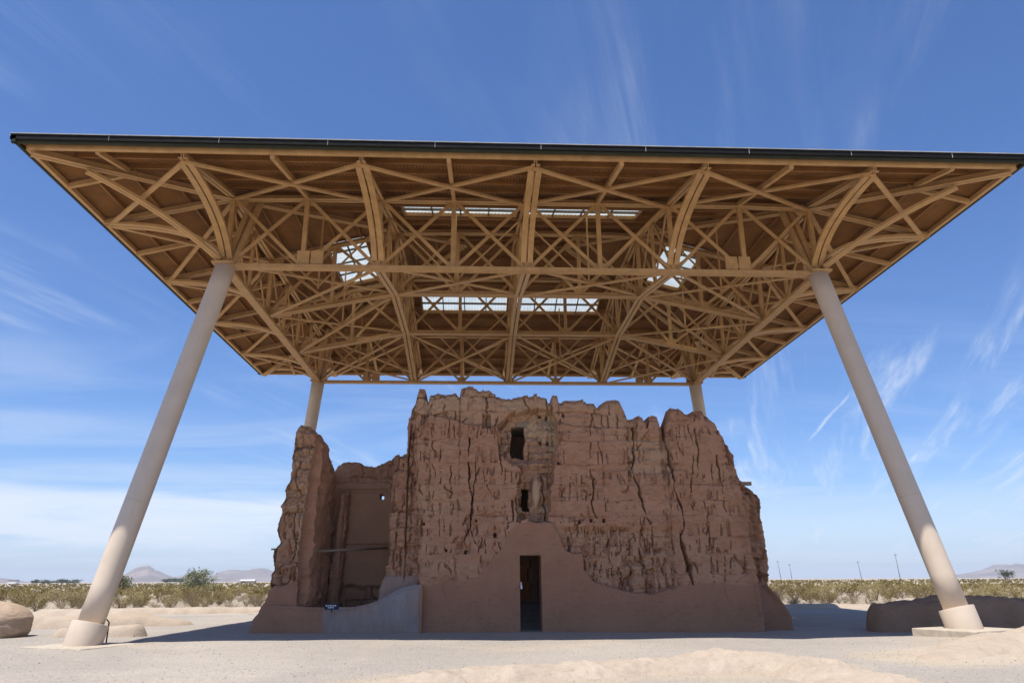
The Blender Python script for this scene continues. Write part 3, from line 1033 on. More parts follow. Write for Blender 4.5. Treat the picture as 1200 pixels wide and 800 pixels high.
def blocks(U, Zz, seed, sx_, sz_, amp, gap):
    """broken courses: uneven rows of lumps with ragged upright joints"""
    wz = Zz * sz_ + .42 * fbm(U * .55, Zz * .4, seed + 2, 5) + .10 * fbm(U * 3, Zz * 3, seed + 3, 3)
    row = np.floor(wz); fz = wz - row
    wx = U * sx_ + .38 * fbm(U * 1.1, Zz * 1.6, seed + 1, 5) + 9.7 * _hash(row, row * 0 + 3, seed)
    ix = np.floor(wx)
    best = np.full(U.shape, 9.); cid = np.zeros(U.shape)
    for k in (-1, 0, 1, 2):                                # joints at uneven places
        j = ix + k + .75 * (_hash(ix + k, row, seed + 5) - .5)
        d = wx - j
        cid = np.where(d >= 0, ix + k, cid)
        best = np.minimum(best, np.abs(d))
    idv = _hash(cid, row, seed + 9)
    ej = best / sx_; er_ = np.minimum(fz, 1 - fz) / sz_
    act_v = sstep(fbm(U * 1.3, Zz * 1.3, seed + 6, 3), -.12, .12); act_h = sstep(fbm(U * .8, Zz * 1.8, seed + 7, 3), -.15, .1)
    wj = .012 + .035 * np.clip(fbm(U * 1.6, Zz * 1.6, seed + 8, 4) + .2, 0, 1)
    D = amp * (idv - .5) * 1.1 + amp * 1.0 * fbm(U * 1.6, Zz * 2.4, seed + 4, 6) + amp * .8 * fbm(U * 5, Zz * 8, seed + 5, 6)
    D = D - amp * .35 * np.exp(-(er_ / .07) ** 2) * act_h - amp * .3 * np.exp(-(ej / .06) ** 2) * act_v
    D = D - gap * np.clip(1 - ej / wj, 0, 1) ** .6 * act_v - gap * .5 * np.clip(1 - er_ / wj, 0, 1) ** .6 * act_h
    D = D - gap * .9 * fissures(U, Zz + row * 5.3, seed + 60, 2.6, .6, .05, .02)
    return D, idv


# --- the main front wall
PLASTER = [(-4.4, -1), (-4.4, 1.42), (-3.4, 1.45), (-2.6, 1.62), (-1.65, 1.75), (-1.25, 2.2), (-.78, 2.75), (-.55, 3.2), (-.32, 3.5), (.2, 3.55), (.95, 3.52), (1.2, 3.1),
           (1.3, 2.66), (1.62, 2.50), (1.95, 2.55), (1.97, 1.98), (2.25, 1.62), (2.9, 1.40), (3.6, 1.22), (4.3, 1.18), (5.2, 1.45), (6.6, 1.52), (7.3, 1.44), (8.6, 1.44), (8.6, -1)]


def main_relief(U, Zz):
    rng = random.Random(3)
    D = courses(U, Zz, 11, .68, 1.9, .17, .038)
    tone = .30 * np.maximum(fbm(U * .25, Zz * 1.5, 19, 4), 0) + .22 * np.maximum(fbm(U * 1.4, Zz * 4, 20, 5), 0)
    # upper band of blocky, paler courses, set back a little
    zl = np.interp(U, [-4, -3.4, -2.2, -1.3, -.4, 1.2, 3.0, 4.0, 5, 8], [6.6, 7.35, 7.05, 6.9, 6.9, 7.0, 6.95, 6.8, 9.9, 9.9]) + .12 * fbm(U * 1.5, U * 0, 8, 4)
    up = sstep(Zz - zl, -.02, .06)
    bD, idv = blocks(U, Zz, 5, 1.55, 1.75, .085, .13)
    D = D * (1 - up * .75) + up * (bD - .10 + .045 * fbm(U * 7, Zz * 7, 99, 4))
    tone = np.maximum(tone, up * (.14 + .30 * idv))
    # the gouged middle, round the two upper openings
    SCAR = [(-.95, 7.02), (-.5, 7.28), (.15, 7.46), (.95, 7.62), (1.28, 6.85), (1.15, 5.95), (1.0, 5.4), (1.02, 4.7), (.85, 4.1), (.75, 3.62), (-.2, 3.6),
            (-.32, 4.45), (-.12, 5.45), (-.5, 5.62), (-.8, 6.0), (-.95, 6.5)]
    hmask = inside(U + .26 * fbm(U * 2.2, Zz * 2.2, 73, 6), Zz + .26 * fbm(U * 1.9, Zz * 1.9, 74, 6), SCAR).astype(float)
    hmask = blur(hmask, 1)
    ledge = hmask * sstep(Zz, 5.42, 5.5) * (1 - sstep(Zz, 5.62, 5.75))     # a shelf of rubble between the two openings
    rub, idr = blocks(U, Zz, 17, 3.4, 3.6, .13, .07)
    D = D * (1 - hmask) + hmask * (-.58 + rub + .20 * fbm(U * 2.2, Zz * 2.2, 71, 6) + .07 * fbm(U * 9, Zz * 9, 75, 3)) + .16 * ledge
    tone = np.maximum(tone, hmask * (.25 + .6 * sstep(fbm(U * 1.6, Zz * 1.6, 72, 4), -.15, .25)))
    # thin plaster left beside the lower slit window
    strip = np.exp(-(((U - .42) / .16) ** 2 + ((Zz - 4.6) / .55) ** 2) ** 3)
    D = D * (1 - strip) + strip * -.38
    tone = np.maximum(tone, strip * .7)
    # slabs that have slid: band right of the gouge
    band = ((U > 3.7) & (U < 5.25)) * sstep(Zz, 5.2, 5.3) * (1 - sstep(Zz, 6.5, 6.6))
    D = D + band * (-.10 + .05 * np.sin(Zz * 17) * sstep(fbm(U * 2, Zz * .6, 61, 3), -.2, .2))
    tone = np.maximum(tone, band * .35)
    # eroded patch above the stepped plaster, full of short slanting cracks
    er = sstep(U, .9, 1.4) * (1 - sstep(U, 5.0, 5.5)) * (1 - sstep(Zz, 3.25, 3.45))
    eD, ide = blocks(U, Zz * .8 + .10 * U, 27, 2.6, 1.6, .035, .07)
    D = D + er * (.7 * eD - .14)
    c2 = courses(U, Zz, 45, .42, 2.3, .20, .035)
    D = D + er * c2
    tone = np.maximum(tone, er * (.06 + .16 * ide))
    # the great cracks
    for pts, wd, dp in (
        ([(5.06, 7.4), (5.16, 6.4), (5.28, 5.4), (5.33, 4.6), (5.52, 4.0), (5.56, 3.55), (5.42, 2.9), (5.6, 2.1), (5.72, 1.3)], .055, .42),
        ([(-1.98, 6.5), (-2.0, 5.6), (-1.97, 5.0), (-1.86, 4.2), (-1.90, 3.4), (-2.12, 2.9)], .032, .30),
        ([(-1.90, 3.3), (-1.7, 2.85)], .02, .2),
        ([(-.98, 6.4), (-.86, 5.7), (-.8, 5.2)], .028, .24), ([(-1.35, 5.0), (-1.15, 4.35)], .02, .2),
        ([(3.95, 6.9), (3.98, 6.1), (3.86, 5.4), (4.02, 4.7), (4.15, 4.1), (4.4, 3.5)], .032, .28),
        ([(4.55, 6.85), (4.1, 6.15)], .03, .25), ([(4.62, 7.4), (4.5, 6.9)], .04, .3),
        ([(2.4, 5.3), (2.42, 4.6), (2.35, 4.2), (2.5, 3.7)], .024, .24), ([(1.7, 5.3), (1.62, 4.6)], .018, .2),
        ([(.62, 5.2), (.75, 4.4), (.7, 3.6)], .03, .25),
        ([(6.25, 6.9), (6.3, 6.0), (6.15, 5.1)], .02, .2), ([(6.95, 5.9), (7.0, 5.2), (7.05, 4.2), (7.12, 3.9)], .028, .25),
        ([(6.1, 5.9), (6.0, 5.0), (5.9, 4.6)], .02, .2), ([(6.45, 3.9), (6.4, 2.5), (6.42, 1.5)], .018, .16),
        ([(3.9, 2.7), (4.1, 2.0)], .05, .3), ([(-.45, 4.3), (-.42, 3.6)], .03, .25),
        ([(-2.6, 5.6), (-2.62, 4.4)], .016, .16), ([(-3.0, 6.3), (-2.95, 4.9)], .014, .14), ([(-.72, 3.55), (.2, 3.6), (1.1, 3.55), (2.2, 3.62)], .02, .16),
    ):
        cut(D, U, Zz, pts, wd, dp, rng)
    # beam sockets and pits
    for (x, z, r_) in ((.62, 7.42, .055), (.88, 7.40, .055), (1.45, 7.38, .05), (.62, 6.45, .055), (.9, 6.42, .055), (-1.05, 3.12, .07), (-2.05, 2.55, .06), (-2.72, 2.62, .04), (1.9, 3.55, .05),
                       (2.3, 3.6, .05), (2.75, 3.6, .06), (-3.5, 3.5, .04), (1.22, 5.6, .05), (-1.7, 3.6, .035)):
        D = D - .34 * np.clip(1 - (np.hypot(U - x, (Zz - z) * .8) / r_) ** 2, 0, 1) ** .5
    # missing block below the crest
    nb = ((U > -1.52) & (U < -1.2)) * sstep(Zz, 6.85, 6.9) * (1 - sstep(Zz, 7.36, 7.42))
    D = D - .28 * nb
    # modern protective plaster at the foot: smooth, a little proud
    Uw = U + .05 * fbm(U * 2.2, Zz * 2.2, 55, 4); Zw = Zz + .05 * fbm(U * 2.2, Zz * 2.2, 56, 4)
    pl = inside(Uw, Zw, PLASTER).astype(float)
    pl = blur(pl, 1)
    # feathered to the left, a stepped edge to the right
    proud = np.interp(U, [-4, -1, 0, 1.2, 4, 8], [.0, .0, .04, .12, .05, .02])
    sm = proud + .03 * fbm(U * .7, Zz * .8, 66, 5) + .008 * fbm(U * 4, Zz * 5, 67, 4) - .03 * fissures(U, Zz, 68, .8, .35, .014, .16) - .02 * fissures(U, Zz, 69, 1.7, .8, .02, .2) + .10 * sstep(-Zz, -.5, .15)
    D = D * (1 - pl) + pl * sm
    tone = tone * (1 - pl)
    D = D + .05 * (np.maximum(1.2 - Zz, 0)) * (1 - pl) * .3
    soft = blur(pl, 14)
    k = sstep(U, -.9, -.1) * (1 - sstep(U, 4.2, 5.2))
    return D, {'plaster': np.clip(pl * k + (1 - k) * sstep(soft + .25 * fbm(U * 2.5, Zz * 2.5, 57, 5), .15, .85), 0, 1), 'tone': np.clip(tone, 0, 1)}


main_top = [(-4.0, 7.0), (-3.9, 7.9), (-3.78, 8.30), (-3.58, 8.28), (-3.44, 7.8), (-3.38, 8.12), (-3.15, 8.2), (-2.9, 8.14), (-2.5, 8.2), (-2.36, 8.0), (-2.3, 8.44), (-2.0, 8.46), (-1.72, 8.36),
            (-1.66, 8.3), (-1.3, 8.36), (-1.0, 8.16), (-.4, 8.02), (.1, 8.10), (.5, 8.12), (.86, 8.1), (.92, 7.92), (1.02, 7.96), (1.06, 8.16), (1.26, 8.16), (1.32, 7.92), (1.9, 7.92), (2.3, 7.95), (2.62, 7.92),
            (2.72, 7.72), (2.95, 7.9), (3.3, 8.02), (3.55, 7.95), (3.75, 7.5), (3.82, 7.25), (4.1, 7.28), (4.35, 7.3), (4.45, 7.12), (4.6, 7.36), (4.92, 7.3), (5.02, 6.8), (5.08, 6.45), (5.14, 6.9), (5.3, 7.3), (5.45, 7.68),
            (5.7, 7.72), (6.0, 7.52), (6.3, 7.48), (6.65, 7.54), (6.85, 7.36), (7.05, 7.22), (7.3, 6.9), (7.5, 6.35), (7.62, 6.0)]
DOOR = (-.21, .52, -.3, 2.45)
fw = earth_wall('front_wall', -3.95, 7.62, main_top, main_relief, 1.15, .022, holes=(DOOR, (-.46, .06, 5.86, 7.06), (-.09, .16, 3.94, 4.8)),
                eL=[(0, .30), (1.4, .28), (2.5, .30), (4, .22), (5, .08), (6, .02), (7, -.10), (8.4, -.02)],
                eR=[(0, .36), (1.4, .30), (2.7, .22), (4, .10), (5.5, -.08), (6.5, -.16), (8, -.2)],
                place=front_at(-5.8, .035), top_noise=.08, seed=2, steps=.16)
# dark rooms behind the openings: inner wall, stair
def plain_relief(seed, plaster=0., rough=.04, dens=.8, dep=.08, tone=0.):
    def f(U, Zz):
        D = courses(U, Zz, seed, .7, dens, dep, rough)
        return D * (1 - .7 * plaster), {'plaster': np.full(U.shape, plaster), 'tone': np.full(U.shape, tone)}
    return f


earth_wall('inner_wall', -3.4, 4.6, [(-3.4, 7.3), (0, 7.6), (3, 7.4), (4.6, 6.6)], plain_relief(61), .9, .08, place=front_at(-2.9), holes=((-.1, .35, .9, 2.3),), seed=61, material=M_SHADEWALL)  # the rooms' shade is deepened by this darker earth colour
st = MB()
for k in range(5):
    st.box((.155, -4.55 + k * .28, .09 + k * .09 - .1), (.98, .28, .18 + k * .18))
st.box((.155, -2.95, .40), (1.0, .5, .98))
M_STEP = paint('worn_earth_step', (.15, .12, .10), .9, .15, 4)
st.build('stair', M_STEP, ruin)
MB().box((-.16, -5.72, 1.42), (.05, .05, .12)).box((-.17, -5.7, 1.53), (.03, .03, .10)).build('latch', M_WHITE, ruin)
for sx_ in (-1, 1):
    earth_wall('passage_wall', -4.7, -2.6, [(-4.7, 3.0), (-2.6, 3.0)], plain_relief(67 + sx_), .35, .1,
               place=(lambda u, n, z: (-.26 + n * .3, u, z)) if sx_ < 0 else (lambda u, n, z: (.60 - n * .3, u, z)), seed=67, material=M_SHADEWALL)
for z in (2.95, 5.3, 7.15):
    MB().box((.5, -3.68, z), (7.4, 2.15, .2)).build('floor', M_WOOD, ruin)  # ceilings added to keep the openings dark; the tower has no floors left

# --- the corner beyond the right end, lower and set back, with its flared foot
def corner_relief(U, Zz):
    D = courses(U, Zz, 81, .5, 2.0, .14, .05)
    bD, idv = blocks(U, Zz, 83, 2.4, 1.7, .11, .12)
    low = 1 - sstep(Zz + .12 * fbm(U * 2, Zz * 2, 3, 3), 1.34, 1.42)
    D = (D + bD) * (1 - low) + low * (.03 + .32 * np.maximum(1.3 - Zz, 0) * .35)
    pale = np.exp(-((U - 8.05 - .05 * Zz) / .16) ** 2) * (1 - sstep(Zz, .9, 1.4)) * .55
    return D, {'plaster': low, 'tone': .1 * (1 - low), 'pale': pale}


earth_wall('corner_wall', 6.9, 8.2, [(6.9, 5.9), (7.4, 5.75), (7.66, 5.40), (7.9, 5.12), (8.05, 4.85), (8.2, 4.55)], corner_relief, 1.6, .03,
           eR=[(0, 1.02), (.35, .94), (.8, .76), (1.15, .52), (1.4, .30), (1.7, .42), (2.7, .42), (3.4, .40), (4, .38), (4.5, .32), (5, .18)], place=front_at(-5.05, .02), seed=84)


def side_relief(seed, tone=0.):
    def f(U, Zz):
        D = courses(U, Zz, seed, .62, 1.4, .12, .06)
        low = 1 - sstep(Zz + .15 * fbm(U * 1.5, Zz * 1.5, seed, 3), 1.2, 1.32)
        return D * (1 - low * .8) + low * .08, {'plaster': low, 'tone': np.full(U.shape, tone)}
    return f


earth_wall('side_wall', -4.2, 6.8, [(-4.2, 5.2), (-2, 4.6), (1, 5.2), (4, 4.4), (6.8, 4.9)], side_relief(91), 1.1, .06,
           place=lambda u, n, z: (8.30 + n - .02 * z, u, z), seed=91)
earth_wall('side_wall', -5.05, 6.8, [(-5.05, 6.5), (-4.6, 6.75), (-4.0, 6.6), (-3.5, 6.5), (-3.2, 6.15), (-2.8, 6.0), (-2.4, 5.7), (-1.6, 5.6), (1, 4.5), (4, 4.2), (6.8, 4.9)], side_relief(93), 1.1, .04,
           place=lambda u, n, z: (-8.50 - n + .02 * z, u, z), back_relief=.24, seed=93, eL=[(0, -.05), (1.6, .05), (3.2, .0), (4.5, .1), (5.5, -.05), (7, .1)])
earth_wall('rear_wall', -8.4, 8.3, [(-8.4, 4.9), (-5, 4.3), (-3.5, 4.8), (-3.2, 6.6), (3.6, 6.9), (4, 5.2), (8.3, 4.9)], side_relief(95), 1.1, .07,
           place=lambda u, n, z: (u, 6.8 + n - .02 * z, z), seed=95)
earth_wall('cross_wall', -4.4, 5.7, [(-4.4, 7.6), (-1, 7.2), (3, 7.0), (5.7, 6.2)], plain_relief(97), .9, .08,
           place=lambda u, n, z: (-4.42 - n, u, z), seed=97)
earth_wall('cross_wall', -4.6, 5.7, [(-4.6, 6.6), (-1, 6.8), (3, 7.0), (5.7, 6.2)], plain_relief(98), .9, .08,
           place=lambda u, n, z: (4.9 + n, u, z), seed=98)


# --- broken front end of the cross wall, left of the main wall
def stub_relief(U, Zz):
    D = courses(U, Zz, 101, .6, 1.4, .16, .07)
    bD, idv = blocks(U, Zz, 103, 2.3, 1.5, .12, .14)
    k = sstep(fbm(U * .9, Zz * .7, 104, 3), -.25, .05)
    plz = sstep(Zz, 4.3, 4.5) * (1 - sstep(Zz, 5.3, 5.45)) * (U < -4.05)
    low = 1 - sstep(Zz, 1.75, 1.85)
    D = D + bD * k * (1 - plz)
    D = D * (1 - low) + low * .06
    pale = low * .5
    return D, {'plaster': np.maximum(plz * .8, low), 'tone': .12 * k, 'pale': pale}


earth_wall('broken_wall_end', -4.78, -3.3, [(-4.78, 5.5), (-4.6, 5.9), (-4.3, 6.0), (-4.18, 6.1), (-4.12, 7.6), (-4.0, 7.9), (-3.7, 7.9), (-3.3, 7.8)], stub_relief, 1.2, .03,
           eL=[(0, -.25), (1.4, -.2), (2.5, .10), (4, .02), (5, .05), (6, .12), (8, 0)], place=front_at(-5.15), seed=105)


# --- tall pier at the left, end of the left wall
def pier_relief(U, Zz):
    D = courses(U, Zz, 111, .6, 1.5, .15, .07)
    bD, idv = blocks(U, Zz, 113, 1.7, 1.3, .18, .13)
    low = 1 - sstep(Zz + .2 * fbm(U * 1.2, Zz * 1.2, 5, 3), 1.5, 1.62)
    D = (D + bD) * (1 - low) + low * (.05 + .16 * np.maximum(1.5 - Zz, 0))
    return D, {'plaster': low * .9, 'tone': (.10 + .25 * idv) * (1 - low)}


earth_wall('pier', -8.5, -7.5, [(-8.5, 5.6), (-8.42, 6.6), (-8.28, 6.92), (-8.05, 7.02), (-7.75, 6.95), (-7.5, 6.8)], pier_relief, 1.0, .026,
           eL=[(0, -.55), (.7, -.42), (1.2, -.28), (1.9, -.12), (2.6, -.06), (3.6, -.02), (4.4, .08), (5, .27), (5.8, .36), (6.4, .30), (7, .30)],
           eR=[(0, -.12), (1.5, -.16), (2.6, -.24), (4, -.20), (5, -.12), (5.8, .0), (6.3, .06), (7, .0)], place=front_at(-5.35), seed=115, top_noise=.09, en=1.9, steps=.18)


# --- back wall of the roofless room, with a small square hole
def room_relief(U, Zz):
    D = .02 * fbm(U * .9, Zz * .9, 121, 5)
    topb = sstep(Zz + .12 * fbm(U * 1.4, Zz * 0, 122, 4), 5.35, 5.45)
    bD, idv = blocks(U, Zz, 123, 1.5, 1.8, .09, .06)
    D = D * (1 - topb) + topb * (bD - .16 + .06 * fbm(U * 4, Zz * 4, 127, 4))
    # old floor lines: a shelf under the broken top, a second line lower down
    D = D + .07 * sstep(Zz, 5.10, 5.14) * (1 - sstep(Zz, 5.35, 5.4)) - .07 * np.exp(-((Zz - 2.98) / .035) ** 2) - .05 * np.exp(-((Zz - 4.98) / .03) ** 2)
    # undercut and rubble at the foot
    und = 1 - sstep(Zz + .25 * fbm(U * 1.2, U * 0, 124, 4) - .12 * (U + 6), 1.35, 1.55)
    bU, idu = blocks(U, Zz, 126, 1.4, 2.2, .12, .1)
    D = D * (1 - und) + und * (-.25 + bU)
    return D, {'plaster': .25 * (1 - topb) * (1 - und), 'tone': .10 + .22 * (1 - topb) * (1 - und)}


earth_wall('room_wall', -7.55, -4.3, [(-7.55, 5.6), (-7.35, 6.05), (-7.0, 6.3), (-6.5, 6.3), (-6.1, 6.12), (-5.7, 6.12), (-5.3, 6.4), (-4.9, 6.5), (-4.5, 6.3), (-4.3, 6.2)],
           room_relief, .8, .03, place=front_at(-1.7), holes=((-5.56, -5.38, 4.72, 4.92),), seed=125, top_noise=.09, steps=.12)


def spur_relief(U, Zz):
    return .16 * fbm(U * 2, Zz * 1.2, 131, 6) + .06 * fbm(U * 6, Zz * 6, 132, 3), {'tone': np.full(U.shape, .12)}


earth_wall('wall_spur', -7.15, -6.72, [(-7.15, 4.9), (-6.72, 4.95)], spur_relief, .7, .03, eL=[(0, -.15), (2, -.02), (5, .1)], eR=[(0, -.16), (2, -.08), (5, .06)], place=front_at(-2.35), seed=133)


# --- low plastered wall across the open room
def curb_relief(U, Zz):
    D = .05 * fbm(U * .7, Zz * .9, 141, 5) + .10 * np.maximum(.8 - Zz, 0) + .05 * fbm(U * 2.4, Zz * 1.2, 142, 4)
    pale = sstep(U + .15 * fbm(U * 1.4, Zz * 1.4, 143, 3), -6.75, -6.55) * (1 - sstep(U, -3.58, -3.50)) * (.72 + .5 * fbm(U * .9, Zz * 1.2, 144, 4))
    return D, {'plaster': np.full(U.shape, .95), 'pale': np.clip(pale, 0, 1)}


earth_wall('low_front_wall', -8.95, -3.45, [(-8.95, .55), (-8.7, .84), (-8.3, .9), (-7.4, .84), (-6.6, .80), (-5.8, .82), (-5.2, .92), (-4.8, 1.06), (-4.4, 1.30), (-4.1, 1.44), (-3.6, 1.5), (-3.45, 1.5)],
           curb_relief, .75, .035, place=front_at(-6.0, .06), seed=145, top_noise=.03, eL=[(0, -.06), (.5, 0), (1, .05)])
# floor of the open room, a shade above the ground
MB().box((-6.1, -3.6, .18), (3.2, 3.6, .36)).build('room_floor', M_STEP, ruin)
# wooden poles that still bridge the walls
MB().tube([(-7.45, -4.4, 2.64), (-6.4, -3.2, 2.74), (-5.15, -1.75, 2.86)], [.045, .05, .042], 8).build('roof_pole', M_WOOD, ruin, True)
MB().tube([(-8.76, -5.0, 2.70), (-7.4, -4.95, 2.72)], .03, 8).build('roof_pole', M_WOOD, ruin, True)
MB().box((7.95, -4.7, 4.98), (.9, .14, .13)).build('beam_end', M_WOOD, ruin)

# ------------------------------------------------------------------ small sign on the low wall
sg = tag(empty('notice_sign', (-6.35, -6.18, .78)), 'small dark blue notice with white lettering on the low plastered wall', 'sign')
MB().box((0, 0, .07), (.46, .02, .17)).build('panel', M_BLUE, sg)
lm = MB()
for row, ws in ((.105, (.05, .03, .06, .04, .05)), (.045, (.03, .07, .04))):
    x = -.19 if len(ws) == 5 else -.12
    for k in ws:
        lm.box((x + k / 2, -.0125, row), (k, .005, .03)); x += k + .025
lm.build('lettering', M_WHITE, sg)
MB().box((0, .02, -.02), (.03, .02, .16)).build('post', M_GUTTER, sg)


# ------------------------------------------------------------------ low worn walls round about
def mound(name, line, label, cat='ruin wall', power=3.0, step=.07, seed=1, rough=.05, sink=.18, group=None, tone=0.1, lumpy=0.0, material=None):
    """line: (x, y, height, half width). A worn wall: heightfield along a line, closed below ground"""
    L = np.array(line, float)
    pad = L[:, 3].max() * 1.25
    xs = np.arange(L[:, 0].min() - pad, L[:, 0].max() + pad, step); ys = np.arange(L[:, 1].min() - pad, L[:, 1].max() + pad, step)
    GX_, GY_ = np.meshgrid(xs, ys, indexing='ij')
    wx = GX_ + .26 * pad * fbm(GX_ * .8, GY_ * .8, seed, 6); wy = GY_ + .26 * pad * fbm(GX_ * .8, GY_ * .8, seed + 5, 6)
    best = np.full(GX_.shape, 9.); H = np.zeros(GX_.shape)
    for (x0, y0, h0, w0), (x1, y1, h1, w1) in zip(L[:-1], L[1:]):
        dx, dy = x1 - x0, y1 - y0
        t_ = np.clip(((wx - x0) * dx + (wy - y0) * dy) / (dx * dx + dy * dy + 1e-9), 0, 1)
        r_ = np.hypot(wx - x0 - t_ * dx, wy - y0 - t_ * dy) / (w0 + (w1 - w0) * t_)
        nw = r_ < best
        best = np.where(nw, r_, best); H = np.where(nw, h0 + (h1 - h0) * t_, H)
    body = np.clip(1 - best ** power, -.6, 1)
    top = np.where(body > 0, np.sqrt(np.clip(body, 0, 1)) if power > 4 else body, body)
    n = rough * (fbm(GX_ * 1.3, GY_ * 1.3, seed + 9, 6) + .5 * fbm(GX_ * 6, GY_ * 6, seed + 11, 4) - .8 * np.maximum(fbm(GX_ * 3.1, GY_ * 4.3, seed + 17, 4) - .12, 0)) - lumpy * np.maximum(fbm(GX_ * 1.1, GY_ * 2.2, seed + 13, 4), 0)
    Zm = gh(GX_, GY_) + (H + sink) * top - sink + n * np.clip(body + .3, 0, 1) * (.4 + H)
    keep = best < 1.10
    kc = keep[:-1, :-1] & keep[1:, :-1] & keep[1:, 1:] & keep[:-1, 1:]
    I = np.arange(GX_.size).reshape(GX_.shape)
    Q = np.stack([I[:-1, :-1], I[1:, :-1], I[1:, 1:], I[:-1, 1:]], -1)[kc]
    V = np.stack([GX_, GY_, Zm], -1).reshape(-1, 3)
    used = np.unique(Q); mp = np.zeros(GX_.size, int); mp[used] = np.arange(len(used))
    o = np_mesh(name, V[used], mp[Q], material or M_LUMP, None, {'plaster': np.full(len(used), .25), 'tone': np.full(len(used), tone), 'pale': np.zeros(len(used))})
    return tag(o, label, cat, group)


GW = 'worn low walls around the ruin'
def boulder_wall(c, rad, label, seed):
    """rounded end of a thick worn wall: a closed lump that bulges out over its foot"""
    nu_, nv = 220, 110
    th = np.linspace(0, 2 * math.pi, nu_, endpoint=False)[:, None]; ph = np.linspace(-.5 * math.pi, .5 * math.pi, nv)[None, :]
    e = .62
    sg = lambda v_, p_: np.sign(v_) * np.abs(v_) ** p_
    x = sg(np.cos(th), e) * sg(np.cos(ph), e); y = sg(np.sin(th), e) * sg(np.cos(ph), e); z = sg(np.sin(ph), .8) + 0 * th
    X_, Y_, Z_ = x * rad[0], y * rad[1], z * rad[2]
    f3 = lambda k, o, sd: (fbm(X_ * k + Z_ * k * .7, Z_ * k * 1.2, sd, o) + fbm(Y_ * k - X_ * .3 * k, Z_ * k * 1.2 + X_ * k * .5, sd + 3, o)) * .7
    n = .16 * f3(.8, 4, seed) + .07 * f3(2.6, 5, seed + 9) - .13 * np.maximum(f3(1.7, 5, seed + 20) - .14, 0) * 2 - .05 * sstep(f3(3.5, 4, seed + 30), .2, .3)
    r_ = 1 + n / np.maximum(np.sqrt(X_ ** 2 + Y_ ** 2 + Z_ ** 2), .5)
    V = np.stack([c[0] + X_ * r_, c[1] + Y_ * r_, c[2] + Z_ * r_], -1).reshape(-1, 3)
    I = np.arange(nu_ * nv).reshape(nu_, nv); J = np.roll(I, -1, 0)
    Q = np.stack([I[:, :-1], J[:, :-1], J[:, 1:], I[:, 1:]], -1).reshape(-1, 4)
    o = np_mesh('low_wall', V, Q, M_PINKWALL, None, {'plaster': np.full(len(V), .1), 'tone': np.full(len(V), .15), 'pale': np.zeros(len(V))})
    return tag(o, label, 'ruin wall', GW)


M_PINKWALL = adobe_material('pinkish_wall_earth', (.41, .30, .215), (.48, .365, .27), (.47, .37, .29), bk=.45)
boulder_wall((-18.35, -6.7, .42), (2.75, 1.0, .78), 'big rounded boulder-like end of a worn adobe wall, leftmost in view', 3)
mound('low_wall', [(-21, -1.0, .5, .8), (-17, -1.2, .42, .8), (-14.6, -.6, .46, .8), (-13.4, -.3, .2, .7)], 'low wavy sand-coloured wall behind the big rounded lump and left column', power=3, seed=13, group=GW)
mound('low_wall', [(-14.3, -6.7, .26, .5), (-13.2, -6.6, .28, .55), (-12.25, -6.75, .34, .42)], 'short low lump of wall whose dark end touches the shelter shadow, right of left column', power=4, seed=23, group=GW)
mound('low_wall', [(-24, 10.5, .3, 1.0), (-20, 10.2, .34, 1.0), (-17, 11.5, .34, .9), (-13.5, 13.2, .30, .9), (-10, 14.0, .2, .8)], 'long faint berm of wall at the edge of the brush, left of the ruin', power=2.4, seed=33, step=.12, group=GW)
mound('low_wall', [(12.2, -5.9, .90, .8), (13.4, -5.8, .90, .9), (14.6, -5.6, 1.12, 1.0), (16.4, -5.4, 1.0, 1.0), (19, -5.2, .9, 1.0)], 'shaded dark stretch of waist-high wall behind the right column foot', power=5, seed=43, rough=.10, group=GW, material=M_SHADEWALL)  # the roof's shadow is also put into its darker earth colour
mound('low_wall', [(8.2, -15.2, .10, 1.0), (9.8, -13.9, .22, 1.2), (11.4, -12.9, .30, 1.5), (14.4, -12.2, .58, 1.7), (19, -11.6, .72, 2.0)], 'low sunlit sandy mound in front of the right column footing', power=1.7, seed=53, group=GW, lumpy=.10, rough=.09)
mound('low_wall', [(-2.9, -19.6, .12, .9), (-2.3, -18.0, .20, .8), (-.8, -17.5, .18, .8), (1.2, -16.9, .21, .95), (3.2, -16.3, .28, 1.1), (4.3, -17.2, .27, 1.1), (4.7, -19.5, .18, 1.0)], 'nearest low sandy wall, bent round, at the bottom centre of the view', power=2.6, seed=63, rough=.15, step=.032, group=GW, lumpy=.16)
mound('low_wall', [(14, 12.2, .16, 1.0), (19, 12.6, .22, 1.2), (26, 12.0, .25, 1.2)], 'faint pale berm in the sun beyond the right corner of the ruin', power=2.2, seed=73, step=.12, group=GW)

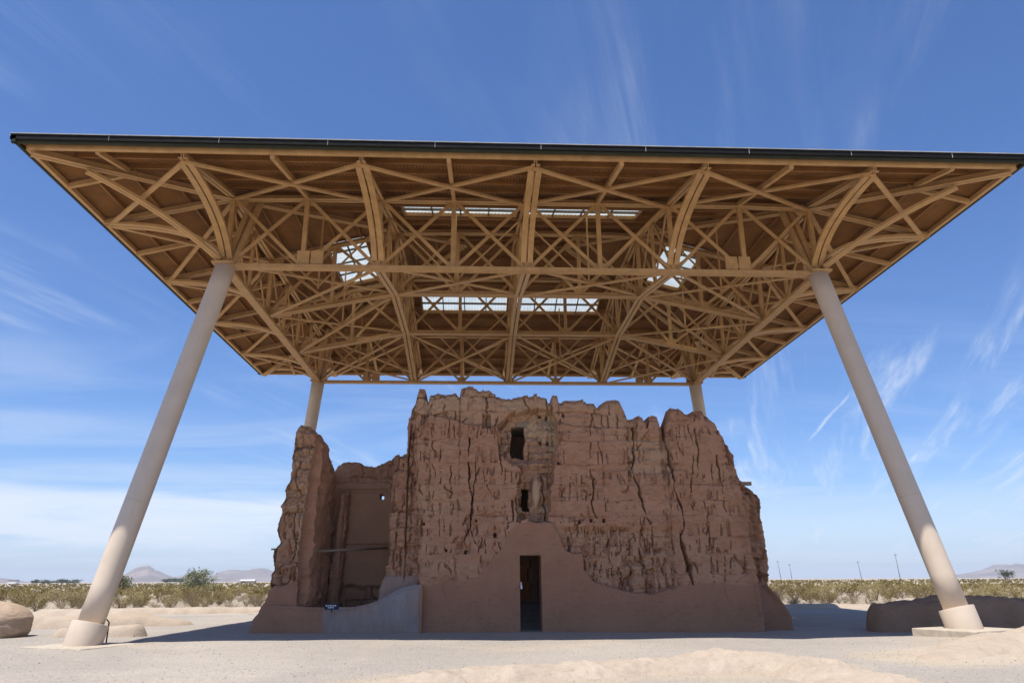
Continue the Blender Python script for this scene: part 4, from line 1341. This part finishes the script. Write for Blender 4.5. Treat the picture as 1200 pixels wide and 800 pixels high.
# ------------------------------------------------------------------ brush
def bush_mesh(name, rng, h, w, nstem, nleaf, leaf, mleaf):
    v, f, mi = [], [], []
    def tri_tube(pts, r0, r1):
        b = len(v)
        for i, p in enumerate(pts):
            r_ = r0 + (r1 - r0) * i / (len(pts) - 1)
            for k in range(3):
                a = 2.094 * k
                v.append((p[0] + r_ * math.cos(a), p[1] + r_ * math.sin(a), p[2]))
        for i in range(len(pts) - 1):
            for k in range(3):
                f.append((b + i * 3 + k, b + i * 3 + (k + 1) % 3, b + (i + 1) * 3 + (k + 1) % 3, b + (i + 1) * 3 + k)); mi.append(0)
    tips = []
    for s_ in range(nstem):
        a = rng.uniform(0, 6.283); sp = rng.uniform(.25, 1.0); hh = h * rng.uniform(.6, 1.08) * (1.12 - .3 * sp)
        pts = []
        for k in range(5):
            q = k / 4
            rr = w * sp * q ** 1.25
            pts.append((rr * math.cos(a + .25 * q) + rng.uniform(-.03, .03), rr * math.sin(a + .25 * q) + rng.uniform(-.03, .03), hh * q ** .85 - .05))
        tri_tube(pts, .016, .005)
        tips.append(pts)
        for _ in range(2):
            j = rng.randint(2, 3); p0 = pts[j]
            a2 = a + rng.uniform(-1.2, 1.2); ln = h * rng.uniform(.2, .4)
            q = [p0, (p0[0] + .35 * ln * math.cos(a2), p0[1] + .35 * ln * math.sin(a2), p0[2] + ln * .5), (p0[0] + .6 * ln * math.cos(a2), p0[1] + .6 * ln * math.sin(a2), p0[2] + ln * .9)]
            tri_tube(q, .008, .003); tips.append(q)
    for _ in range(nleaf):
        q = rng.choice(tips)
        t_ = rng.uniform(.16, 1.02) * (len(q) - 1); i = min(int(t_), len(q) - 2); fr = t_ - i
        c = [q[i][k] + (q[i + 1][k] - q[i][k]) * fr + rng.gauss(0, .075) for k in range(3)]
        if c[2] < .04: continue
        d1 = Vector((rng.gauss(0, 1), rng.gauss(0, 1), rng.gauss(.5, 1))).normalized(); d2 = d1.orthogonal().normalized()
        s1 = leaf * rng.uniform(.6, 1.5); s2 = s1 * .5
        b = len(v)
        for (a_, c_) in ((-1, 0), (0, -1), (1, 0), (0, 1)):
            v.append(tuple(Vector(c) + d1 * (a_ * s1) + d2 * (c_ * s2)))
        f.append((b, b + 1, b + 2, b + 3)); mi.append(1)
    me = bpy.data.meshes.new(name)
    me.from_pydata(v, [], f)
    me.materials.append(M_STEM); me.materials.append(mleaf)
    me.polygons.foreach_set('material_index', mi)
    me.update()
    return me


rng = random.Random(20)
near_m = [bush_mesh('desert_bush', rng, 1.2, .95, 20, 1500, .026, M_LEAF) for _ in range(4)]
dry_m = [bush_mesh('desert_bush', rng, .6, .55, 18, 600, .022, M_DRYLEAF) for _ in range(3)]
far_m = [bush_mesh('desert_bush', rng, 1.1, 1.05, 10, 520, .044, M_LEAF) for _ in range(4)]
LAB = {'near': 'olive creosote bush with open wiry stems on the sandy flat beyond the low walls',
       'dry': 'small dry straw-brown bush on the pale sand between the creosotes',
       'far': 'olive creosote bush in the dense brush far behind the ruin'}
spots = []


def in_view(x, y):
    a = math.degrees(math.atan2(x - CAM.x, y - CAM.y))
    left = -37 < a < -13.5
    right = 17.5 < a < 39.5
    return left or right


def add_bush(me, x, y, s_, kind):
    o = bpy.data.objects.new('desert_bush', me)
    o.location = (x, y, float(gh(x, y)) - .03)
    o.rotation_euler = (0, 0, rng.uniform(0, 6.283))
    wd_ = 1.35 if kind == 'far' else 1.0
    o.scale = (s_ * wd_ * rng.uniform(.85, 1.2), s_ * wd_ * rng.uniform(.85, 1.2), s_)
    COL.objects.link(o)
    tag(o, LAB[kind], 'bush', {'near': 'creosote bushes near the compound', 'dry': 'dry little bushes', 'far': 'creosote bushes of the brush flat'}[kind])
    spots.append((x, y))


tries = 0
count = 0
while count < 78 and tries < 4000:                          # near band, seen one by one
    tries += 1
    a = math.radians(rng.uniform(-37, 39.5)); d = rng.uniform(46.5, 66)
    x, y = CAM.x + d * math.sin(a), CAM.y + d * math.cos(a)
    if y < 14.5 or not in_view(x, y): continue
    if any((x - q[0]) ** 2 + (y - q[1]) ** 2 < 1.1 for q in spots): continue
    add_bush(rng.choice(near_m), x, y, rng.uniform(.65, 1.15), 'near'); count += 1
count = 0
while count < 70 and tries < 9000:
    tries += 1
    a = math.radians(rng.uniform(-37, 39.5)); d = rng.uniform(46, 72)
    x, y = CAM.x + d * math.sin(a), CAM.y + d * math.cos(a)
    if y < 13.8 or not in_view(x, y): continue
    if any((x - q[0]) ** 2 + (y - q[1]) ** 2 < .5 for q in spots): continue
    add_bush(rng.choice(dry_m), x, y, rng.uniform(.6, 1.25), 'dry'); count += 1
count = 0
while count < 150 and tries < 16000:
    tries += 1
    a = math.radians(rng.uniform(-37, 39.5)); d = rng.uniform(64, 104)
    x, y = CAM.x + d * math.sin(a), CAM.y + d * math.cos(a)
    if not in_view(x, y): continue
    if any((x - q[0]) ** 2 + (y - q[1]) ** 2 < 1.4 for q in spots): continue
    add_bush(rng.choice(far_m), x, y, rng.uniform(.75, 1.12), 'far'); count += 1

# the rest of the brush, running to the horizon: one mass
tv, tf = [], []
src = []
for me in far_m:
    vv = np.zeros(len(me.vertices) * 3, np.float32); me.vertices.foreach_get('co', vv); vv = vv.reshape(-1, 3)
    qq = np.array([list(p_.vertices) for p_ in me.polygons if p_.material_index == 1])
    pick = np.random.RandomState(3).permutation(len(qq))[:90]
    src.append((vv, qq[pick]))
Vs, Qs_ = [], []
off = 0
rs = np.random.RandomState(8)
for _ in range(11000):
    a = math.radians(rng.uniform(-58, 58)); d = 100 * (rng.uniform(0, 1) ** 1.6 * 7 + 1.0)
    x, y = CAM.x + d * math.sin(a), CAM.y + d * math.cos(a)
    if fbm(np.array([x * .02]), np.array([y * .02]), 88, 3)[0] < -.30: continue
    vv, qq = src[rs.randint(len(src))]
    s_ = rng.uniform(.42, .85); k = 1.0 + min(1.2, d / 300)
    c = vv[qq].reshape(-1, 4, 3); ctr = c.mean(1, keepdims=True)
    c = ((c - ctr) * 2.0 * k + ctr) * s_
    th = rng.uniform(0, 6.283); ca, sa = math.cos(th), math.sin(th)
    p_ = c.reshape(-1, 3)
    p_ = np.stack([p_[:, 0] * ca - p_[:, 1] * sa + x, p_[:, 0] * sa + p_[:, 1] * ca + y, p_[:, 2] * 1.0 + float(gh(x, y))], -1)
    Vs.append(p_)
o = np_mesh('brush', np.concatenate(Vs), np.arange(sum(len(q) for q in Vs)).reshape(-1, 4), M_LEAF, smooth=False)
tag(o, 'olive brush flat running to the horizon', kind='stuff')


# low dry tufts between the bushes, and fine stones on the gravel: nobody could count them
Vs = []
dsrc = []
for me in dry_m:
    vv = np.zeros(len(me.vertices) * 3, np.float32); me.vertices.foreach_get('co', vv); vv = vv.reshape(-1, 3)
    qq = np.array([list(p_.vertices) for p_ in me.polygons if p_.material_index == 1])
    dsrc.append((vv, qq[np.random.RandomState(5).permutation(len(qq))[:70]]))
for _ in range(9500):
    a = math.radians(rng.uniform(-52, 52)); d = rng.uniform(47, 100)
    x, y = CAM.x + d * math.sin(a), CAM.y + d * math.cos(a)
    if y < 14.2: continue
    if fbm(np.array([x * .16]), np.array([y * .16]), 90, 3)[0] < -.12: continue
    vv, qq = dsrc[rs.randint(len(dsrc))]
    s_ = rng.uniform(.35, .9); th = rng.uniform(0, 6.283); ca, sa = math.cos(th), math.sin(th)
    p_ = vv[qq].reshape(-1, 3) * np.array([s_ * 1.3, s_ * 1.3, s_ * .8])
    Vs.append(np.stack([p_[:, 0] * ca - p_[:, 1] * sa + x, p_[:, 0] * sa + p_[:, 1] * ca + y, p_[:, 2] + float(gh(x, y))], -1))
o = np_mesh('dry_grass', np.concatenate(Vs), np.arange(sum(len(q) for q in Vs)).reshape(-1, 4), M_DRYLEAF, smooth=False)
tag(o, 'dry pale grass and weeds between the bushes', kind='stuff')
M_STONE = paint('small_grey_stone', (.34, .285, .23), .95, .35, 9)
ns = 9000
px_ = rs.uniform(-16, 16, ns); py_ = -19.5 + 13 * rs.uniform(0, 1, ns) ** 1.5
sz_ = .006 + .018 * rs.uniform(0, 1, ns) ** 5
octa = np.array([(1, 0, 0), (0, 1, 0), (-1, 0, 0), (0, -1, 0), (0, 0, .7), (0, 0, -.7)], float)
tri = np.array([(0, 1, 4), (1, 2, 4), (2, 3, 4), (3, 0, 4), (1, 0, 5), (2, 1, 5), (3, 2, 5), (0, 3, 5)])
ov = octa[None] * rs.uniform(.6, 1.4, (ns, 6, 1)) * sz_[:, None, None]
th = rs.uniform(0, 6.283, ns)
vx = ov[..., 0] * np.cos(th)[:, None] - ov[..., 1] * np.sin(th)[:, None] + px_[:, None]
vy = ov[..., 0] * np.sin(th)[:, None] + ov[..., 1] * np.cos(th)[:, None] + py_[:, None]
vz = ov[..., 2] + gh(px_, py_)[:, None] + .003
o = np_mesh('gravel', np.stack([vx, vy, vz], -1).reshape(-1, 3), (tri[None] + 6 * np.arange(ns)[:, None, None]).reshape(-1, 3), M_STONE, smooth=False)
tag(o, 'loose small stones scattered over the gravel in front of the ruin', kind='stuff')


# ------------------------------------------------------------------ trees far out
def tree(name, x, y, h, w, nl, leaf, mleaf, label, group=None, seed=0):
    rg = random.Random(seed)
    root = tag(empty(name, (x, y, float(gh(x, y)) - .1)), label, 'tree', group)
    tk = MB(); ends = []
    for k in range(4):
        a = rg.uniform(0, 6.283)
        p = [Vector((0, 0, 0)), Vector((.12 * w * math.cos(a), .12 * w * math.sin(a), h * .3)), Vector((.4 * w * math.cos(a), .4 * w * math.sin(a), h * rg.uniform(.6, .85)))]
        tk.tube(p, [.10 * h / 3, .07 * h / 3, .025 * h / 3], 6); ends.append(p)
    tk.build('trunk', M_STEM, root, True)
    cr = MB()
    cl_ = [(rg.gauss(0, w * .36), rg.gauss(0, w * .36), h * rg.uniform(.35, .92)) for _ in range(26)]
    for _ in range(nl):
        c = rg.choice(cl_)
        q = Vector((c[0] + rg.gauss(0, w * .13), c[1] + rg.gauss(0, w * .13), max(.15 * h, c[2] + rg.gauss(0, h * .08))))
        d1 = Vector((rg.gauss(0, 1), rg.gauss(0, 1), rg.gauss(0, 1))).normalized(); d2 = d1.orthogonal()
        s1 = leaf * rg.uniform(.6, 1.4)
        b = len(cr.v)
        cr.v += [tuple(q - d1 * s1), tuple(q - d2 * s1 * .55), tuple(q + d1 * s1), tuple(q + d2 * s1 * .55)]; cr.f.append((b, b + 1, b + 2, b + 3))
    cr.build('crown', mleaf, root)
    return root


def at_az(deg, d): return CAM.x + d * math.sin(R(deg)), CAM.y + d * math.cos(R(deg))


tree('desert_tree', *at_az(-19.35, 95), 2.9, 2.3, 2600, .075, M_GREEN, 'fresh green bushy desert tree standing above the brush left of the ruin', seed=1)
tree('desert_tree', *at_az(-24.0, 120), 2.5, 2.2, 1500, .09, M_GREEN, 'smaller pale green desert tree just right of the left column', seed=2)
for k, (az_, d, h) in enumerate(((-21.2, 900, 4.6), (-20.8, 930, 5.2), (-20.4, 900, 5), (-20.0, 940, 4.6), (-26.6, 700, 3.6), (-27.3, 720, 4), (-28.0, 700, 3.4), (-28.6, 740, 3.8))):
    tree('distant_tree', *at_az(az_, d), h, h * 2.0, 700, h * .09, M_DARKTREE, 'dark low tree in the far line of trees at the foot of the hills', 'far line of trees', seed=30 + k)
tree('distant_tree', *at_az(34.8, 300), 4.0, 3.0, 900, .18, M_DARKTREE, 'lone grey-green tree on the horizon right of the right column', seed=51)
tree('distant_tree', *at_az(19.5, 230), 2.8, 2.6, 700, .16, M_DARKTREE, 'dark rounded tree on the skyline just right of the ruin', seed=52)

# ------------------------------------------------------------------ utility poles
M_POLE = paint('grey_pole_wood', (.13, .105, .085), .9, .15, 1)
for az_, d, h, lean, lab in ((21.55, 330, 8.6, .10, 'leftmost of the thin utility poles on the skyline right of the ruin'),
                             (22.25, 335, 7.4, .07, 'second thin utility pole from the ruin, close beside the first'),
                             (26.65, 325, 8.0, .10, 'lone thin utility pole midway between the ruin and right column'),
                             (28.95, 300, 9.8, .06, 'tallest thin utility pole, just left of the right column')):
    x, y = at_az(az_, d)
    pr = tag(empty('utility_pole', (x, y, 0)), lab, 'pole', 'utility poles on the skyline')
    MB().tube([(0, 0, -.2), (-lean * h, 0, h)], [.12, .07], 8).build('pole', M_POLE, pr, True)
    MB().box((-lean * h * .93, 0, h * .93), (1.3, .09, .09)).build('crossarm', M_POLE, pr)
    ins = MB()
    for k in (-.55, -.3, .3, .55): ins.tube([(-lean * h * .93 + k, 0, h * .93 + .06), (-lean * h * .93 + k, 0, h * .93 + .25)], .05, 6)
    ins.build('insulator', M_FLASH, pr)
# low white shed far off
x, y = at_az(-16.05, 900)
sh = tag(empty('shed', (x, y, 0)), 'long low pale shed far off at the foot of the hills, beside the ruin', 'shed')
M_ROOFW = paint('pale_metal_roof', (.7, .68, .64), .5, .05, .2)  # pale metal, the roof's own colour
MB().box((0, 0, 1.1), (15, 8, 2.2)).build('wall', paint('shed_wall', (.32, .27, .23), .8, .1, .3), sh)
MB().box((0, -2.1, 2.75), (16, 4.9, .2), Matrix.Rotation(.28, 3, 'X')).box((0, 2.1, 2.75), (16, 4.9, .2), Matrix.Rotation(-.28, 3, 'X')).build('roof', M_ROOFW, sh)
MB().box((-4, -4.03, .95), (3.0, .05, 1.8)).build('door', M_GUTTER, sh)
x, y = at_az(-29.9, 800)
sh = tag(empty('shed', (x, y, 0)), 'small white shed on the horizon left of the left column', 'shed')
MB().box((0, 0, 1.5), (7, 5, 3)).build('wall', M_WHITE, sh)
MB().box((0, -1.3, 3.4), (7.6, 3.0, .15), Matrix.Rotation(.3, 3, 'X')).box((0, 1.3, 3.4), (7.6, 3.0, .15), Matrix.Rotation(-.3, 3, 'X')).build('roof', M_POLE, sh)

# ------------------------------------------------------------------ the dusty desert air
m = bpy.data.materials.new('pale_air')
m.use_nodes = True
m.node_tree.nodes.clear()
pv = m.node_tree.nodes.new('ShaderNodeVolumePrincipled')
pv.inputs['Color'].default_value = (.86, .92, 1.0, 1)
pv.inputs['Density'].default_value = 1.3e-4
ou = m.node_tree.nodes.new('ShaderNodeOutputMaterial')
m.node_tree.links.new(pv.outputs[0], ou.inputs['Volume'])
hz = MB().box((0, 0, 62), (25000, 25000, 140)).build('haze', m)
tag(hz, 'thin pale dusty air over the desert', kind='stuff')
